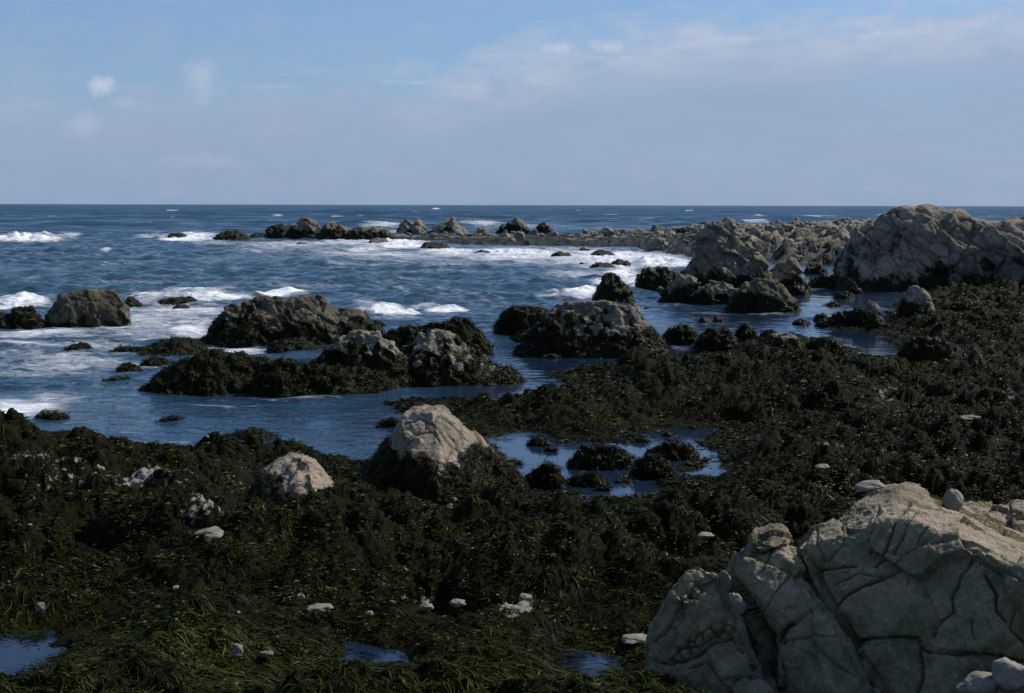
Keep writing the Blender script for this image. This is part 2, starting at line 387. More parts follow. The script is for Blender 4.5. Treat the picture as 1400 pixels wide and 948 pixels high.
def reef_leaves(nt_, per):
    """short broken blades in clumps"""
    inv = 1 / 9.5 + (1 / 90.0 - 1 / 9.5) * rng.random(nt_); mixd = np.exp(math.log(9.5) + rng.random(nt_) * math.log(90 / 9.5))
    d = np.where(rng.random(nt_) < 0.5, 1 / inv, mixd); a = np.radians(rng.uniform(-27.5, 27.5, nt_))
    tx, ty = np.sin(a) * d, np.cos(a) * d; p0 = np.stack([tx, ty, 0 * tx], 1)
    ok = (reef_h(tx, ty) > np.where(d < 20, -.07, .0)) & (rng.random(nt_) > np.clip(grid_at(bare, tx, ty) * 1.5, 0, .97))
    cl = perlin(p0 * 1.5, 94) + .6 * perlin(p0 * 4.2, 95)
    ok &= rng.random(nt_) < sstep(-.75, .35, cl)
    tx, ty, d, p0, cl = tx[ok], ty[ok], d[ok], p0[ok], cl[ok]; n0 = len(tx)
    e = .14; gx = (reef_h(tx + e, ty) - reef_h(tx - e, ty)) / (2 * e); gy = (reef_h(tx, ty + e) - reef_h(tx, ty - e)) / (2 * e)
    t0 = .42 + .32 * cl + .22 * perlin(p0 * .8, 98) + rng.normal(0, .11, n0); lu0 = grid_at(lush, tx, ty)
    I = np.repeat(np.arange(n0), per); n = len(I); sc = np.clip(d[I] / 15, .8, 5) ** .8
    qx = tx[I] + rng.normal(0, .05, n) * sc; qy = ty[I] + rng.normal(0, .05, n) * sc
    th = np.arctan2(-gy, -gx)[I] + rng.normal(0, 1.1, n); ln = rng.uniform(.025, .085, n) * sc; w = rng.uniform(.004, .0105, n) * sc
    rise = rng.uniform(-.1, .38, n) * ln; h0 = reef_h(qx, qy); cu = rng.normal(0, 1.0, n)
    k = 4; P = np.empty((n, k, 3)); W = np.empty((n, k))
    for j in range(k):
        s_ = j / (k - 1)
        P[:, j] = np.stack([qx, qy, np.maximum(np.maximum(reef_h(qx, qy), 0) + .004, 0 * h0 + (h0 + rise * math.sin(PI * .75 * s_)))], 1)
        W[:, j] = w * (.45, 1.0, .9, .25)[j]; aa = th + cu * s_
        qx = qx + np.cos(aa) * ln / (k - 1); qy = qy + np.sin(aa) * ln / (k - 1)
    up_ = np.stack([-gx[I], -gy[I], np.ones(n)], 1) + rng.normal(0, .5, (n, 3))
    tint = np.clip(t0[I] + rng.normal(0, .13, n) + .32 * (rng.random(n) < .05), 0, 1)
    return P, W, tint, np.clip(lu0[I] + rng.normal(0, .15, n), 0, 1), up_
def reef_weed(nt_, per):
    """tufts of strands combed down over the lumps"""
    t = rng.random(nt_)
    inv = 1 / 9.5 + (1 / 88.0 - 1 / 9.5) * t; mixd = np.exp(math.log(9.5) + rng.random(nt_) * math.log(88 / 9.5))
    d = np.where(rng.random(nt_) < 0.5, 1 / inv, mixd); a = np.radians(rng.uniform(-27.5, 27.5, nt_))
    tx, ty = np.sin(a) * d, np.cos(a) * d
    h = reef_h(tx, ty); ok = h > np.where(d < 20, -.07, .02)
    ok &= rng.random(nt_) > np.clip(grid_at(bare, tx, ty) * 1.5, 0, 0.97)
    ok &= rng.random(nt_) < .07 + .75 * sstep(.25, .7, grid_at(lush, tx, ty) + .5 * perlin(np.stack([tx, ty, 0 * tx], 1) * .45, 93))
    tx, ty, d = tx[ok], ty[ok], d[ok]; n0 = len(tx); p0 = np.stack([tx, ty, 0 * tx], 1)
    e = 0.16
    gx = (reef_h(tx + e, ty) - reef_h(tx - e, ty)) / (2 * e); gy = (reef_h(tx, ty + e) - reef_h(tx, ty - e)) / (2 * e)
    th0 = 2.2 * perlin(p0 * 0.22, 51) + 1.4 * perlin(p0 * 0.8, 53) + rng.normal(0, 0.45, n0)
    dx = 0.8 * np.cos(th0) - gx * 2.0; dy = 0.45 * np.sin(th0) - gy * 2.0
    dir0 = np.arctan2(dy, dx); cur0 = rng.normal(0, 0.8, n0); tint0 = 0.43 + 0.38 * perlin(p0 * 1.4, 91) + rng.normal(0, .10, n0); lu0 = grid_at(lush, tx, ty)
    ln0 = rng.uniform(.18, .6, n0)
    I = np.repeat(np.arange(n0), per); n = len(I); dI = d[I]; sc = np.clip(dI / 16, 0.85, 5)
    qx = tx[I] + rng.normal(0, .045, n) * sc ** .8; qy = ty[I] + rng.normal(0, .045, n) * sc ** .8
    th = dir0[I] + rng.normal(0, .30, n); cur = cur0[I] + rng.normal(0, .5, n); ln = ln0[I] * rng.uniform(.5, 1.2, n) * np.clip(dI / 30, .8, 1.25)
    w = rng.uniform(.0022, .0056, n) * sc ** .85; w = np.where(rng.random(n) < .12, w * 2.2, w)
    arch = (.004 + .022 * np.abs(rng.normal(0, 1, n))) * np.clip(dI / 22, .8, 1.3)
    k = 6; P = np.empty((n, k, 3)); W = np.empty((n, k))
    for j in range(k):
        s_ = j / (k - 1)
        P[:, j] = np.stack([qx, qy, np.maximum(reef_h(qx, qy), 0.0) + .006 + arch * math.sin(PI * s_)], 1)
        W[:, j] = w * (0.4 + 0.8 * math.sin(PI * min(0.15 + 0.85 * s_, 1.0)) ** 0.7)
        aa = th + cur * s_ + .35 * np.sin(6.3 * s_ + cur * 9)
        qx = qx + np.cos(aa) * ln / (k - 1); qy = qy + np.sin(aa) * ln / (k - 1)
    up_ = np.stack([-gx[I], -gy[I], np.ones(n)], 1)
    tint = np.clip(tint0[I] + rng.normal(0, .10, n) + 0.3 * (rng.random(n) < .03), 0, 1)
    return ribbons(P, W, tint, np.clip(lu0[I] + rng.normal(0, .15, n), 0, 1), M_WEED, 'seaweed', up_)
sw = link('seaweed', reef_weed(70000, 6))
lf = reef_leaves(125000, 6); lme = ribbons(*lf[:4], M_WEED, 'kelp_leaves', lf[4])
sl = link('kelp_leaves', lme); tag(sl, 'short broken blades of dark kelp in clumps over the reef flat', 'kelp', None, 'stuff')
tag(sw, 'tangled olive and black seaweed lying wet over the reef flat', 'seaweed', None, 'stuff')

# ------------------------------------------------------------------ rocks
def facets(p, s, seed, R, k=0.5, aniso=(1, 1, 0.6)):
    q = (p @ R) / (s * np.array(aniso))
    q = q + 0.12 * np.stack([perlin(q * 1.3, seed + 1), perlin(q * 1.3, seed + 2), perlin(q * 1.3, seed + 3)], 1)
    F1, F2, ID, DV = worley(q, seed)
    nn = R1[ID, :3] - 0.5; nn = nn / (np.linalg.norm(nn, axis=1)[:, None] + 1e-6)
    disp = s * k * ((DV * nn).sum(1) * 0.9 + (R1[ID, 3] - 0.5) * 0.75)
    edge = np.exp(-((F2 - F1) / 0.055) ** 2)
    return disp, edge, R1[ID, 5]
def rot(ax, ang): return np.array(Matrix.Rotation(ang, 3, ax))

def weed_on(V, Nn, mask, dc, dens, name, parent, lushv=0.15, ln=(0.08, 0.22)):
    wpx = dc / 1422.0
    w0 = max(0.006, wpx * 0.30)
    tri = np.where(mask)[0]
    if len(tri) < 10: return
    area = len(tri) * dens['a']
    n = int(min(area / (w0 * 2 * 0.22 * max(1, dc / 25) ** 0.5) * dens['c'] * 1.6, 16000))
    if n < 20: return
    i = rng.choice(tri, n); p0 = V[i]; nn = Nn[i]
    t = rng.normal(0, 0.8, (n, 3)) + np.array([0, 0, -0.7]); t -= nn * (t * nn).sum(1)[:, None]; t /= np.linalg.norm(t, axis=1)[:, None] + 1e-6
    l = rng.uniform(ln[0], ln[1], n) * max(1, dc / 28) ** 0.5
    k = 4; P = np.empty((n, k, 3)); W = np.empty((n, k)); ww = w0 * rng.uniform(.6, 1.5, n)
    lift = rng.uniform(.0, .03, n) * max(1, dc / 30) ** 0.5
    for j in range(k):
        s = j / (k - 1)
        P[:, j] = p0 + t * (l * s)[:, None] + nn * (0.01 + lift * math.sin(PI * (s * 0.8 + .1)))[:, None] - nn * (l * 0.12 * s * s)[:, None]
        W[:, j] = ww * (0.4 + 0.7 * math.sin(PI * min(.2 + .8 * s, 1)))
    tint = np.clip(0.36 + 0.4 * perlin(p0 * 1.2, 97) + rng.normal(0, .17, n), 0, 1)
    fr = link(name, ribbons(P, W, tint, np.clip(rng.normal(lushv, .15, n), 0, 1), M_WEED, name, nn), parent); fr['kind'] = 'stuff'

def skirt(prof, base_y, dc, C, side):
    out = []
    for px_, py_ in prof:
        P = CAM + ray(px_, py_) * (dc / (ray(px_, py_) @ np.array([C[0], C[1], 0]) / math.hypot(C[0], C[1])))
        out.append(((P - C) @ side, P[2]))
    return np.array(out)

ROCKS = {}
def rock(label, prof, base_y, ratio=0.8, style='crag', line=0.5, band=0.35, seed=1, a=1.7, b=0.62, k=0.5, tone=0.3, weed=0.6,
         cat='rock', group=None, name='rock', dip=0.6, cell=0.5, zb=-0.6, lean=0.0, base_z=0.0, white=None, facet2=1.0, an=(1, 1, .55), joints=0.0):
    """a rock standing in the water: the outline seen from the shore, given a depth, then blocked out, broken and weathered"""
    if style == 'weed' and prof[-1][0] - prof[0][0] > 90: a, b, ratio = 1.25, .9, ratio * 1.35
    prof = sorted(prof); pxc = (prof[0][0] + prof[-1][0]) / 2
    front = at(pxc, base_y, base_z); df = math.hypot(front[0], front[1]); dirv = np.array([front[0], front[1], 0]) / df
    wid = (prof[-1][0] - prof[0][0]) / F * df
    dep = wid * ratio; dc = df + dep * 0.45
    C = np.array([dirv[0] * dc, dirv[1] * dc, 0.0]); side = np.array([dirv[1], -dirv[0], 0])
    UZ = skirt(prof, base_y, dc, C, side); U, Z = UZ[:, 0], UZ[:, 1]
    zmax = Z.max(); hgt = max(zmax - base_z, 0.15)
    zbot = base_z + zb * min(1.0, 0.4 + hgt * 0.5)
    mg = hgt * 0.12
    U = np.concatenate([[U[0] - mg * 1.5, U[0] - mg * .2], U, [U[-1] + mg * .2, U[-1] + mg * 1.5]]); Z = np.concatenate([[zbot, min(base_z - .05, Z[0])], np.maximum(Z, base_z - 0.1), [min(base_z - .05, Z[-1]), zbot]])
    px = dc / 1422.0
    vox = max(px * 1.25, max(wid, dep) / 230.0)
    nu, nv = 110, 70
    u = np.linspace(U[0] - vox, U[-1] + vox, nu); v = np.linspace(-1.0, 1.0, nv)
    Hu = np.interp(u, U, Z)
    UU, VV = np.meshgrid(u, v * dep * 0.56, indexing='ij')
    r3 = np.random.default_rng(seed)
    pn = np.stack([UU.ravel() / (wid * .35), VV.ravel() / (dep * .35 + 1e-6), np.full(UU.size, seed * 3.3)], 1)
    wob = perlin(pn, seed).reshape(UU.shape)
    HH = np.interp(UU + lean * VV + 0.06 * wid * wob * np.clip(np.abs(VV) / (dep * .5), 0, 1), U, Z)
    rel = np.clip((HH - zbot) / (zmax - zbot), 0, 1)
    half = dep * 0.5 * (0.45 + 0.55 * rel ** 0.7) * (1 + 0.22 * perlin(pn * np.array([1.7, 0, 1]), seed + 9).reshape(UU.shape))
    tt = np.clip(1 - np.abs(VV / half) ** a, 0, 1) ** b
    ZZ = zbot + (HH - zbot) * tt * (1 + 0.10 * wob * np.clip(np.abs(VV) / (dep * .3), 0, 1))
    ZZ = np.maximum(ZZ, zbot)
    top = np.stack([UU, VV, ZZ], -1).reshape(-1, 3); bot = top.copy(); bot[:, 2] = zbot - 0.25 * hgt - 2 * vox
    ft = grid_quads(nu, nv); nb = nu * nv; fb = ft[:, ::-1] + nb
    ring = np.concatenate([np.arange(nv), np.arange(1, nu) * nv + nv - 1, (nu - 1) * nv + np.arange(nv - 2, -1, -1), np.arange(nu - 2, 0, -1) * nv])
    fs = [(ring[i], ring[(i + 1) % len(ring)], ring[(i + 1) % len(ring)] + nb, ring[i] + nb) for i in range(len(ring))]
    faces = [tuple(f) for f in ft] + [tuple(f) for f in fb] + fs
    V, Qd = voxelise(np.vstack([top, bot]), faces, vox)
    V = relax(V, Qd, 1).astype(np.float64); Nn = normals(V, Qd)
    if Nn[V[:, 2].argmax(), 2] < 0: Qd = Qd[:, ::-1]; Nn = -Nn
    R = rot('Y', dip) @ rot('X', r3.uniform(-.4, .4)) @ rot('Z', r3.uniform(-.5, .5))
    S = min(hgt * 1.1, wid * .6)
    crack = np.zeros(len(V)); tn = np.zeros(len(V))
    if style in ('crag', 'brown', 'pale'):
        d1, e1, t1 = facets(V, S * cell, seed, R, k, an); d2, e2, t2 = facets(V, S * cell * 0.36, seed + 20, R, k * facet2, an)
        D = d1 * 0.48 + d2 * 0.42 - 0.016 * S * e1 - 0.008 * S * e2 + 0.022 * S * fbm(V / (S * .22), 3, seed + 30)
        crack = np.clip(e1 * 0.8 + e2 * 0.6, 0, 1); tn = 0.6 * t1 + 0.4 * t2
        if joints:
            for jn, sp_, jd in (((.66, .25, .70), .26, .10), ((-.74, .2, .64), .40, .08), ((.15, .97, .2), .5, .05)):
                q = (V @ np.array(jn)) / (S * sp_) + .35 * fbm(V / (S * .7), 2, seed + 71); fi = np.floor(q).astype(int); fr_ = q - fi
                step = np.clip((fr_ - .5) / .06, -1, 1)
                D = D + joints * S * jd * (R1[(fi * 37 + seed) & 255, 1] - .5 + .35 * (fr_ - .5)) - joints * S * .010 * np.exp(-(np.minimum(fr_, 1 - fr_) / .04) ** 2)
                crack = np.maximum(crack, .55 * np.exp(-(np.minimum(fr_, 1 - fr_) / .04) ** 2)); tn = tn * .7 + .3 * R1[(fi * 37 + seed) & 255, 2]
    else:                                                     # weedy, mussel-covered mound
        D = -0.06 * S * (billow(V / (S * .42), 3, seed + 40)) + 0.022 * S * fbm(V / (S * .13), 3, seed + 41)
        d2, e2, t2 = facets(V, S * cell * .5, seed + 20, R, k * .7); D = D + d2 * 0.26; tn = t2
        kf, kg, ki, _ = worley(V / max(.20, vox * 3.4), seed + 44); D = D + max(.20, vox * 3.4) * .55 * (.55 - kf) * (.4 + R1[ki, 2]); crack = .7 * np.exp(-((kg - kf) / .13) ** 2); tn = .5 * tn + .5 * R1[ki, 1]
    D = D + vox * 0.6 * fbm(V / (vox * 5), 2, seed + 50)
    D = D * sstep(zbot - 0.1, base_z + 0.3 * hgt, V[:, 2]) 
    V = V + Nn * D[:, None]
    V[:, 2] = np.where(V[:, 2] > zmax - .04 * hgt, zmax - .04 * hgt + (V[:, 2] - zmax + .04 * hgt) * .45, V[:, 2])
    Nn = normals(V, Qd)
    zr = (V[:, 2] - base_z) / hgt
    bare = 0.5 + (zr - line) / band * 0.5 + 0.55 * perlin(V / (S * .45), seed + 60) + (.85 * perlin(V / .30, seed + 62) - .10 if style == 'weed' else 0) + 0.18 * (Nn[:, 0])
    bare = np.clip(bare, 0, .70 if style == 'weed' else 1)
    tn = np.clip(tone + 0.6 * (tn - .5) + 0.25 * perlin(V / (S * .8), seed + 61), 0, 1)
    mat = {'crag': M_CRAG, 'brown': M_BROWN, 'pale': M_PALE, 'weed': M_CRAG}[style]
    o = link(name, None) if False else None
    Vl = V.copy()
    me = mesh_from(name, Vl, Qd, {'bare': bare, 'crack': crack * 0.7, 'tone': tn}, mat)
    o = link(name, me)
    ang = -math.atan2(dirv[0], dirv[1])
    o.location = (C[0], C[1], 0); o.rotation_euler = (0, 0, ang)
    tag(o, label, cat, group)
    if weed > 0:
        vis = (bare < 0.42) & (V[:, 2] > base_z - 0.02) & (Nn[:, 1] < 0.55)
        weed_on(V, Nn, vis, dc, {'a': vox * vox, 'c': weed}, 'seaweed_fringe', o)
    return o

exec_rocks = True
# --- offshore line of rocks
rock('low black rock alone at the left end of the offshore surf line', [(227, 326), (231, 320), (243, 317), (252, 319), (259, 326)], 328, .6, 'crag', 1.3, seed=11, weed=0)
rock('wide low black rock in white water left of the offshore peaks', [(290, 327), (300, 319), (312, 315), (325, 314), (336, 319), (344, 326)], 329, .6, 'crag', 1.3, seed=12, weed=0)
rock('thin flat black rock just above the foam between low rock and peaks', [(340, 324), (346, 319), (357, 318), (370, 321), (376, 324)], 326, .8, 'crag', 1.3, seed=13, weed=0)
rock('dark blocky rock on the left shoulder of the grey offshore peak', [(362, 322), (366, 310), (378, 306), (392, 306), (402, 311), (410, 322)], 327, .7, 'crag', .9, seed=14, weed=0, tone=.2)
rock('tallest grey peak of the offshore rock line, square-topped', [(394, 324), (400, 311), (406, 304), (413, 297), (421, 298), (430, 305), (440, 313), (447, 325)], 327, .6, 'crag', .35, seed=15, weed=0, tone=.35)
rock('rounded dark grey hump just right of the tallest offshore peak', [(434, 324), (440, 309), (448, 304), (457, 303), (466, 308), (476, 313), (484, 324)], 329, .6, 'crag', .6, seed=16, weed=0)
rock('long low dark ledge right of the offshore humps behind the surf', [(470, 325), (478, 313), (490, 310), (505, 309), (518, 309), (530, 313), (545, 325)], 330, .45, 'crag', .7, seed=17, weed=0)
rock('small tan rock half buried in bright surf below the offshore ledge', [(503, 332), (508, 327), (517, 325), (527, 327), (534, 332)], 334, .7, 'crag', .2, seed=18, weed=0, tone=.5)
rock('pale twin-toothed rock on the offshore reef', [(541, 319), (546, 307), (553, 299), (559, 302), (565, 306), (571, 300), (578, 303), (586, 318)], 321, .6, 'crag', .15, seed=19, weed=0, tone=.75)
rock('pale pointed peak with long left slope on the offshore reef', [(582, 319), (594, 309), (606, 305), (614, 300), (619, 296), (625, 303), (633, 309), (643, 319)], 322, .6, 'crag', .15, seed=20, weed=0, tone=.7)
rock('dark triangular peak near the middle of the offshore reef', [(676, 320), (687, 307), (698, 303), (707, 297), (715, 303), (722, 310), (730, 320)], 322, .6, 'crag', .7, seed=21, weed=0)
rock('smaller dark pointed rock right of the dark triangular peak', [(726, 319), (735, 308), (744, 303), (752, 310), (761, 319)], 322, .7, 'crag', .7, seed=22, weed=0)
rock('dark angular block on top of the reef left of the tall pinnacle', [(914, 326), (920, 311), (930, 309), (945, 312), (958, 318), (968, 328)], 330, .7, 'crag', .8, seed=23, weed=0)
# --- flat skerries awash in the surf
SK = 'flat dark skerries awash in the surf'
for i, (x0, x1, y0, y1, lab) in enumerate([
    (572, 616, 330, 341, 'jagged dark skerry at the right end of the bright surf patch'),
    (630, 647, 340, 345, 'tiny dark skerry in smooth foam, left one of a close pair'),
    (648, 672, 341, 347, 'small dark skerry in smooth foam, right one of a close pair'),
    (752, 782, 343, 351, 'long thin skerry at the left of the skerries before the reef'),
    (788, 811, 338, 346, 'short black skerry in the middle row below the reef edge'),
    (806, 842, 341, 351, 'humped black skerry in the surf nearest the reef edge'),
    (788, 806, 358, 364, 'little black skerry in white water farthest down the surf'),
    (805, 842, 358, 367, 'broad black skerry in white water above the pyramid rock'),
    (834, 864, 354, 363, 'ragged black skerry in white water left of the dark crag'),
    (400, 422, 331, 335, 'sliver of black skerry in foam under the offshore peak'),
    (212, 226, 343, 347, 'tiny black rock alone in open water inside the surf line'),
    (878, 893, 418, 425, 'tiny dark rock in the channel right of the pyramid rock'),
    (954, 974, 432, 440, 'small round rock awash in the channel, left one of two'),
    (974, 991, 431, 439, 'small round rock awash in the channel, right one of two')]):
    w = x1 - x0
    rock(lab, [(x0, y1 - 1), (x0 + w * .2, y0 + 2), (x0 + w * .42, y0), (x0 + w * .6, y0 + 1.5), (x0 + w * .8, y0 + 2), (x1, y1 - 1)], y1, .9, 'crag', 1.5, seed=30 + i, weed=0, group=SK, name='skerry', cat='skerry')
# --- crag group and outcrop
rock('dark pyramid-shaped rock standing alone in surf behind the weedy mound', [(811, 411), (814, 396), (820, 380), (828, 371), (837, 370), (845, 378), (856, 393), (866, 405), (871, 412)], 416, .8, 'brown', .9, seed=51, a=1.3, b=.8, weed=.3, cell=.8, k=.3)
rock('dark low rock left of the tall pinnacle, white surf behind it', [(870, 388), (873, 376), (880, 367), (889, 363), (903, 363), (915, 367), (930, 375), (938, 392)], 397, .7, 'crag', .95, seed=52, weed=.25)
rock('tall grey pinnacle crag rising highest in the mid-water rock group', [(922, 392), (932, 372), (944, 352), (952, 330), (956, 318), (966, 308), (980, 302), (996, 300), (1006, 307), (1012, 318), (1026, 327), (1036, 331), (1042, 348), (1052, 368), (1062, 392)], 410, .75, 'crag', .22, seed=53, weed=.2, tone=.42, a=1.4, b=.8, k=.5, cell=.34, joints=.4)
rock('grey hump with steep right side on the right of the tall pinnacle', [(1036, 395), (1046, 377), (1056, 366), (1067, 357), (1078, 350), (1088, 353), (1096, 371), (1103, 386), (1108, 398)], 404, .75, 'crag', .45, seed=54, weed=.2, cell=.5)
rock('dark footed rock with grey cap at the left foot of the pinnacle', [(898, 412), (905, 395), (916, 383), (930, 373), (945, 376), (957, 388), (972, 402), (985, 412)], 418, .6, 'crag', .52, seed=55, weed=.4, cell=.5)
rock('lumpy grey rock between two dark footed rocks under the pinnacle', [(945, 414), (955, 393), (972, 383), (992, 384), (1010, 398), (1022, 414)], 419, .6, 'crag', .4, seed=56, weed=.3, cell=.5)
rock('knobbly brown-topped rock at the right foot of the pinnacle', [(994, 418), (1004, 399), (1018, 385), (1038, 379), (1056, 383), (1072, 390), (1084, 405), (1094, 422)], 428, .6, 'brown', .45, seed=57, weed=.4, cell=.45, tone=.45)
rock('huge craggy granite outcrop with slanting joints at the right edge', [(1136, 392), (1144, 366), (1156, 344), (1167, 324), (1175, 312), (1189, 304), (1207, 299), (1224, 294), (1240, 283), (1252, 289), (1266, 280), (1280, 290), (1305, 293), (1335, 295), (1358, 301), (1380, 302), (1410, 304), (1450, 310), (1510, 320), (1560, 350), (1590, 390)], 402, .42, 'crag', .20, .5, seed=58, weed=.2, tone=.62, a=1.7, b=.8, k=.13, cell=.36, joints=1.0, dip=.85, an=(1.0, 1.0, .5), facet2=.8, cat='outcrop', name='granite_outcrop')
rock('tan pointed rock with dark foot at the reef edge before the outcrop', [(1222, 432), (1230, 412), (1240, 396), (1250, 389), (1262, 391), (1270, 403), (1277, 418), (1284, 432)], 442, .8, 'pale', .38, seed=59, weed=.5, a=1.3, b=.85, cell=.7, k=.35, base_z=.15)
rock('low dark rock with a slanting pale right edge beside the channel', [(1115, 442), (1135, 431), (1150, 426), (1165, 419), (1180, 409), (1188, 405), (1198, 411), (1207, 428), (1214, 446)], 450, .55, 'crag', .62, seed=60, weed=.6, a=1.3, b=.85)
CH = 'small dark rocks in the channel before the outcrop'
for i, (x0, x1, y0, y1, lab) in enumerate([
    (1098, 1131, 360, 376, 'larger dark rock between the grey hump and the granite outcrop'),
    (1102, 1142, 377, 394, 'wide dark rock with white wash at the mouth of the channel'),
    (1140, 1169, 398, 409, 'rounded dark rock in the channel left of the outcrop foot'),
    (1158, 1180, 391, 402, 'dark rock touching the shadowed foot of the outcrop'),
    (1125, 1151, 412, 419, 'long flat dark rock lying in the middle of the channel'),
    (1083, 1107, 435, 445, 'flat weedy rock at the near left end of the channel'),
    (1112, 1134, 428, 440, 'small weedy rock off the tip of the pale-edged low rock')]):
    w = x1 - x0
    rock(lab, [(x0, y1 - 2), (x0 + w * .2, y0 + 3), (x0 + w * .45, y0), (x0 + w * .7, y0 + 1.5), (x0 + w * .88, y0 + 4), (x1, y1 - 2)], y1, .9, 'weed', 1.4, seed=70 + i, weed=.4, group=CH)
# --- left and centre water rocks
rock('big smooth olive-brown rock in surf at the left', [(61, 440), (65, 425), (74, 412), (85, 403), (100, 398), (115, 395), (130, 394), (145, 396), (160, 398), (169, 406), (174, 418), (178, 432)], 447, .6, 'brown', .12, seed=81, weed=.25, a=2.2, b=.55, k=.3, cell=.55, tone=.2, dip=1.1)
rock('jagged black rock at the left edge beside the olive-brown rock', [(-40, 446), (-20, 430), (-6, 427), (5, 427), (14, 432), (20, 421), (32, 420), (45, 417), (50, 426), (58, 436), (65, 447)], 450, .5, 'crag', 1.2, seed=82, weed=.5, k=.6)
rock('small dark wedge of rock off the right end of the olive-brown rock', [(170, 415), (175, 405), (183, 406), (195, 415)], 418, .8, 'brown', 1.1, seed=83, weed=0)
rock('low black rock in white wash between the brown rock and the great lump', [(215, 413), (225, 408), (240, 407), (255, 405), (264, 406), (272, 413)], 416, .6, 'crag', 1.3, seed=84, weed=.2)
rock('thin black rock awash just below the low black rock in white wash', [(236, 419), (245, 416), (252, 416), (260, 419)], 421, .8, 'crag', 1.3, seed=85, weed=0)
rock('large rugged brown rock mass standing highest of the centre-left rocks', [(284, 458), (292, 441), (303, 429), (309, 419), (324, 416), (329, 420), (337, 413), (350, 407), (365, 404), (378, 403), (390, 408), (398, 404), (412, 402), (430, 401), (441, 402), (448, 411), (458, 420), (470, 421), (485, 423), (498, 430), (510, 439), (524, 448)], 471, .5, 'brown', .46, seed=86, weed=.7, k=.5, cell=.30, tone=.40, a=1.4, b=.8, group=None)
rock('dark weedy rocklet off the right end of the rugged brown mass', [(498, 446), (508, 438), (516, 437), (528, 445)], 449, .8, 'weed', 1.3, seed=87, weed=.5)
rock('dark weedy rock in the wash under the rugged brown mass', [(366, 476), (378, 466), (395, 463), (412, 463), (425, 469), (440, 477)], 481, .7, 'weed', 1.3, seed=88, weed=.5)
rock('black slope of rock at the left tip of the rugged brown mass', [(266, 466), (278, 461), (290, 455), (300, 456), (312, 466)], 470, .7, 'weed', 1.3, seed=89, weed=.4)
LOW = 'low weedy rocks awash at the left'
for i, (pr, by, lab) in enumerate([
    ([(87, 477), (97, 472), (110, 469), (120, 470), (129, 477)], 480, 'small low weedy rock alone between foam streaks below the brown rock'),
    ([(150, 479), (160, 476), (172, 474), (184, 474), (192, 479)], 482, 'flat black tail of rock left of the long low weedy ledge'),
    ([(180, 482), (192, 474), (206, 472), (220, 467), (237, 461), (255, 462), (270, 466), (280, 473), (284, 480)], 487, 'long low weedy ledge with a raised middle left of the rugged mass'),
    ([(159, 505), (166, 497), (175, 495), (184, 497), (193, 505)], 509, 'small round weedy rock left of its flatter neighbour'),
    ([(192, 498), (203, 489), (212, 486), (222, 489), (238, 496)], 502, 'flat weedy rock with a left hump, right of the small round one'),
    ([(140, 521), (153, 517), (165, 517), (175, 515), (185, 521)], 526, 'thin weedy rock awash, nearest shore of the small left rocks'),
    ([(47, 571), (58, 563), (70, 560), (82, 561), (94, 570)], 576, 'flat olive rock in the foam patch near the left edge'),
    ([(210, 577), (225, 571), (238, 567), (248, 570), (256, 577)], 581, 'thin dark rock awash in open blue water near the shore reef'),
    ([(308, 597), (325, 590), (342, 586), (360, 587), (378, 597)], 602, 'long dark weedy rock close off the shore reef edge'),
    ([(-30, 606), (-8, 595), (8, 589), (20, 594), (34, 603)], 612, 'dark weedy rock cut by the left edge off the shore reef'),
    ([(515, 580), (527, 572), (537, 570), (548, 577)], 585, 'small weedy rock left of the long dark weed spit')]):
    rock(lab, pr, by, .8, 'weed', 1.5 if i != 6 else .7, seed=100 + i, weed=.6, group=LOW)
# --- weedy mounds
rock('dark weed-covered mound at the left of the four joined mounds', [(193, 533), (204, 524), (215, 511), (228, 501), (238, 499), (255, 490), (275, 481), (300, 476), (325, 480), (345, 486), (366, 490), (376, 505), (380, 525)], 541, .55, 'weed', 1.35, seed=120, weed=.9)
rock('dark weed-covered mound with two pale caps at its crest', [(343, 530), (352, 508), (362, 497), (378, 491), (388, 487), (402, 493), (420, 499), (450, 500), (490, 503), (520, 511), (545, 530)], 544, .45, 'weed', 1.15, seed=121, weed=.9)
rock('mound with broad grey barnacled left shoulder, left of the grey-crowned mound', [(420, 504), (432, 487), (445, 475), (465, 461), (485, 452), (505, 450), (520, 456), (535, 466), (550, 482), (560, 512)], 534, .55, 'weed', .62, seed=122, weed=.8, tone=.45)
rock('black jagged weedy ridge behind the grey-crowned mound', [(524, 465), (531, 454), (548, 447), (562, 443), (575, 442), (595, 443), (612, 438), (625, 434), (641, 434), (648, 446), (662, 457), (672, 474)], 486, .4, 'weed', 1.4, seed=123, weed=.7, k=.6)
rock('grey-crowned mound with dark weed skirts in the centre of the bay', [(538, 512), (550, 482), (560, 468), (572, 455), (590, 448), (605, 450), (618, 456), (632, 466), (650, 480), (680, 496), (705, 506), (720, 520)], 531, .6, 'weed', .56, seed=124, weed=.8, tone=.4)
rock('wide mound with grey knobbly top in front of the pyramid rock', [(706, 478), (718, 462), (732, 446), (748, 432), (762, 416), (775, 411), (800, 412), (822, 410), (845, 410), (865, 413), (874, 421), (881, 438), (896, 454), (905, 466), (912, 478)], 490, .5, 'weed', .50, seed=125, weed=.7, tone=.25)
rock('low dark weedy ledge reaching left from behind the knobbly-topped mound', [(678, 446), (686, 427), (700, 420), (715, 418), (735, 421), (752, 425), (768, 446)], 466, .6, 'weed', 1.5, seed=128, weed=.7)
rock('dark weedy toe of rock at the left foot of the knobbly-topped mound', [(700, 462), (712, 452), (728, 449), (742, 455), (752, 466)], 470, .8, 'weed', 1.3, seed=126, weed=.6)
rock('sliver of dark rock awash below the knobbly-topped mound', [(742, 487), (752, 484), (760, 484), (768, 487)], 490, .8, 'weed', 1.4, seed=127, weed=.3)
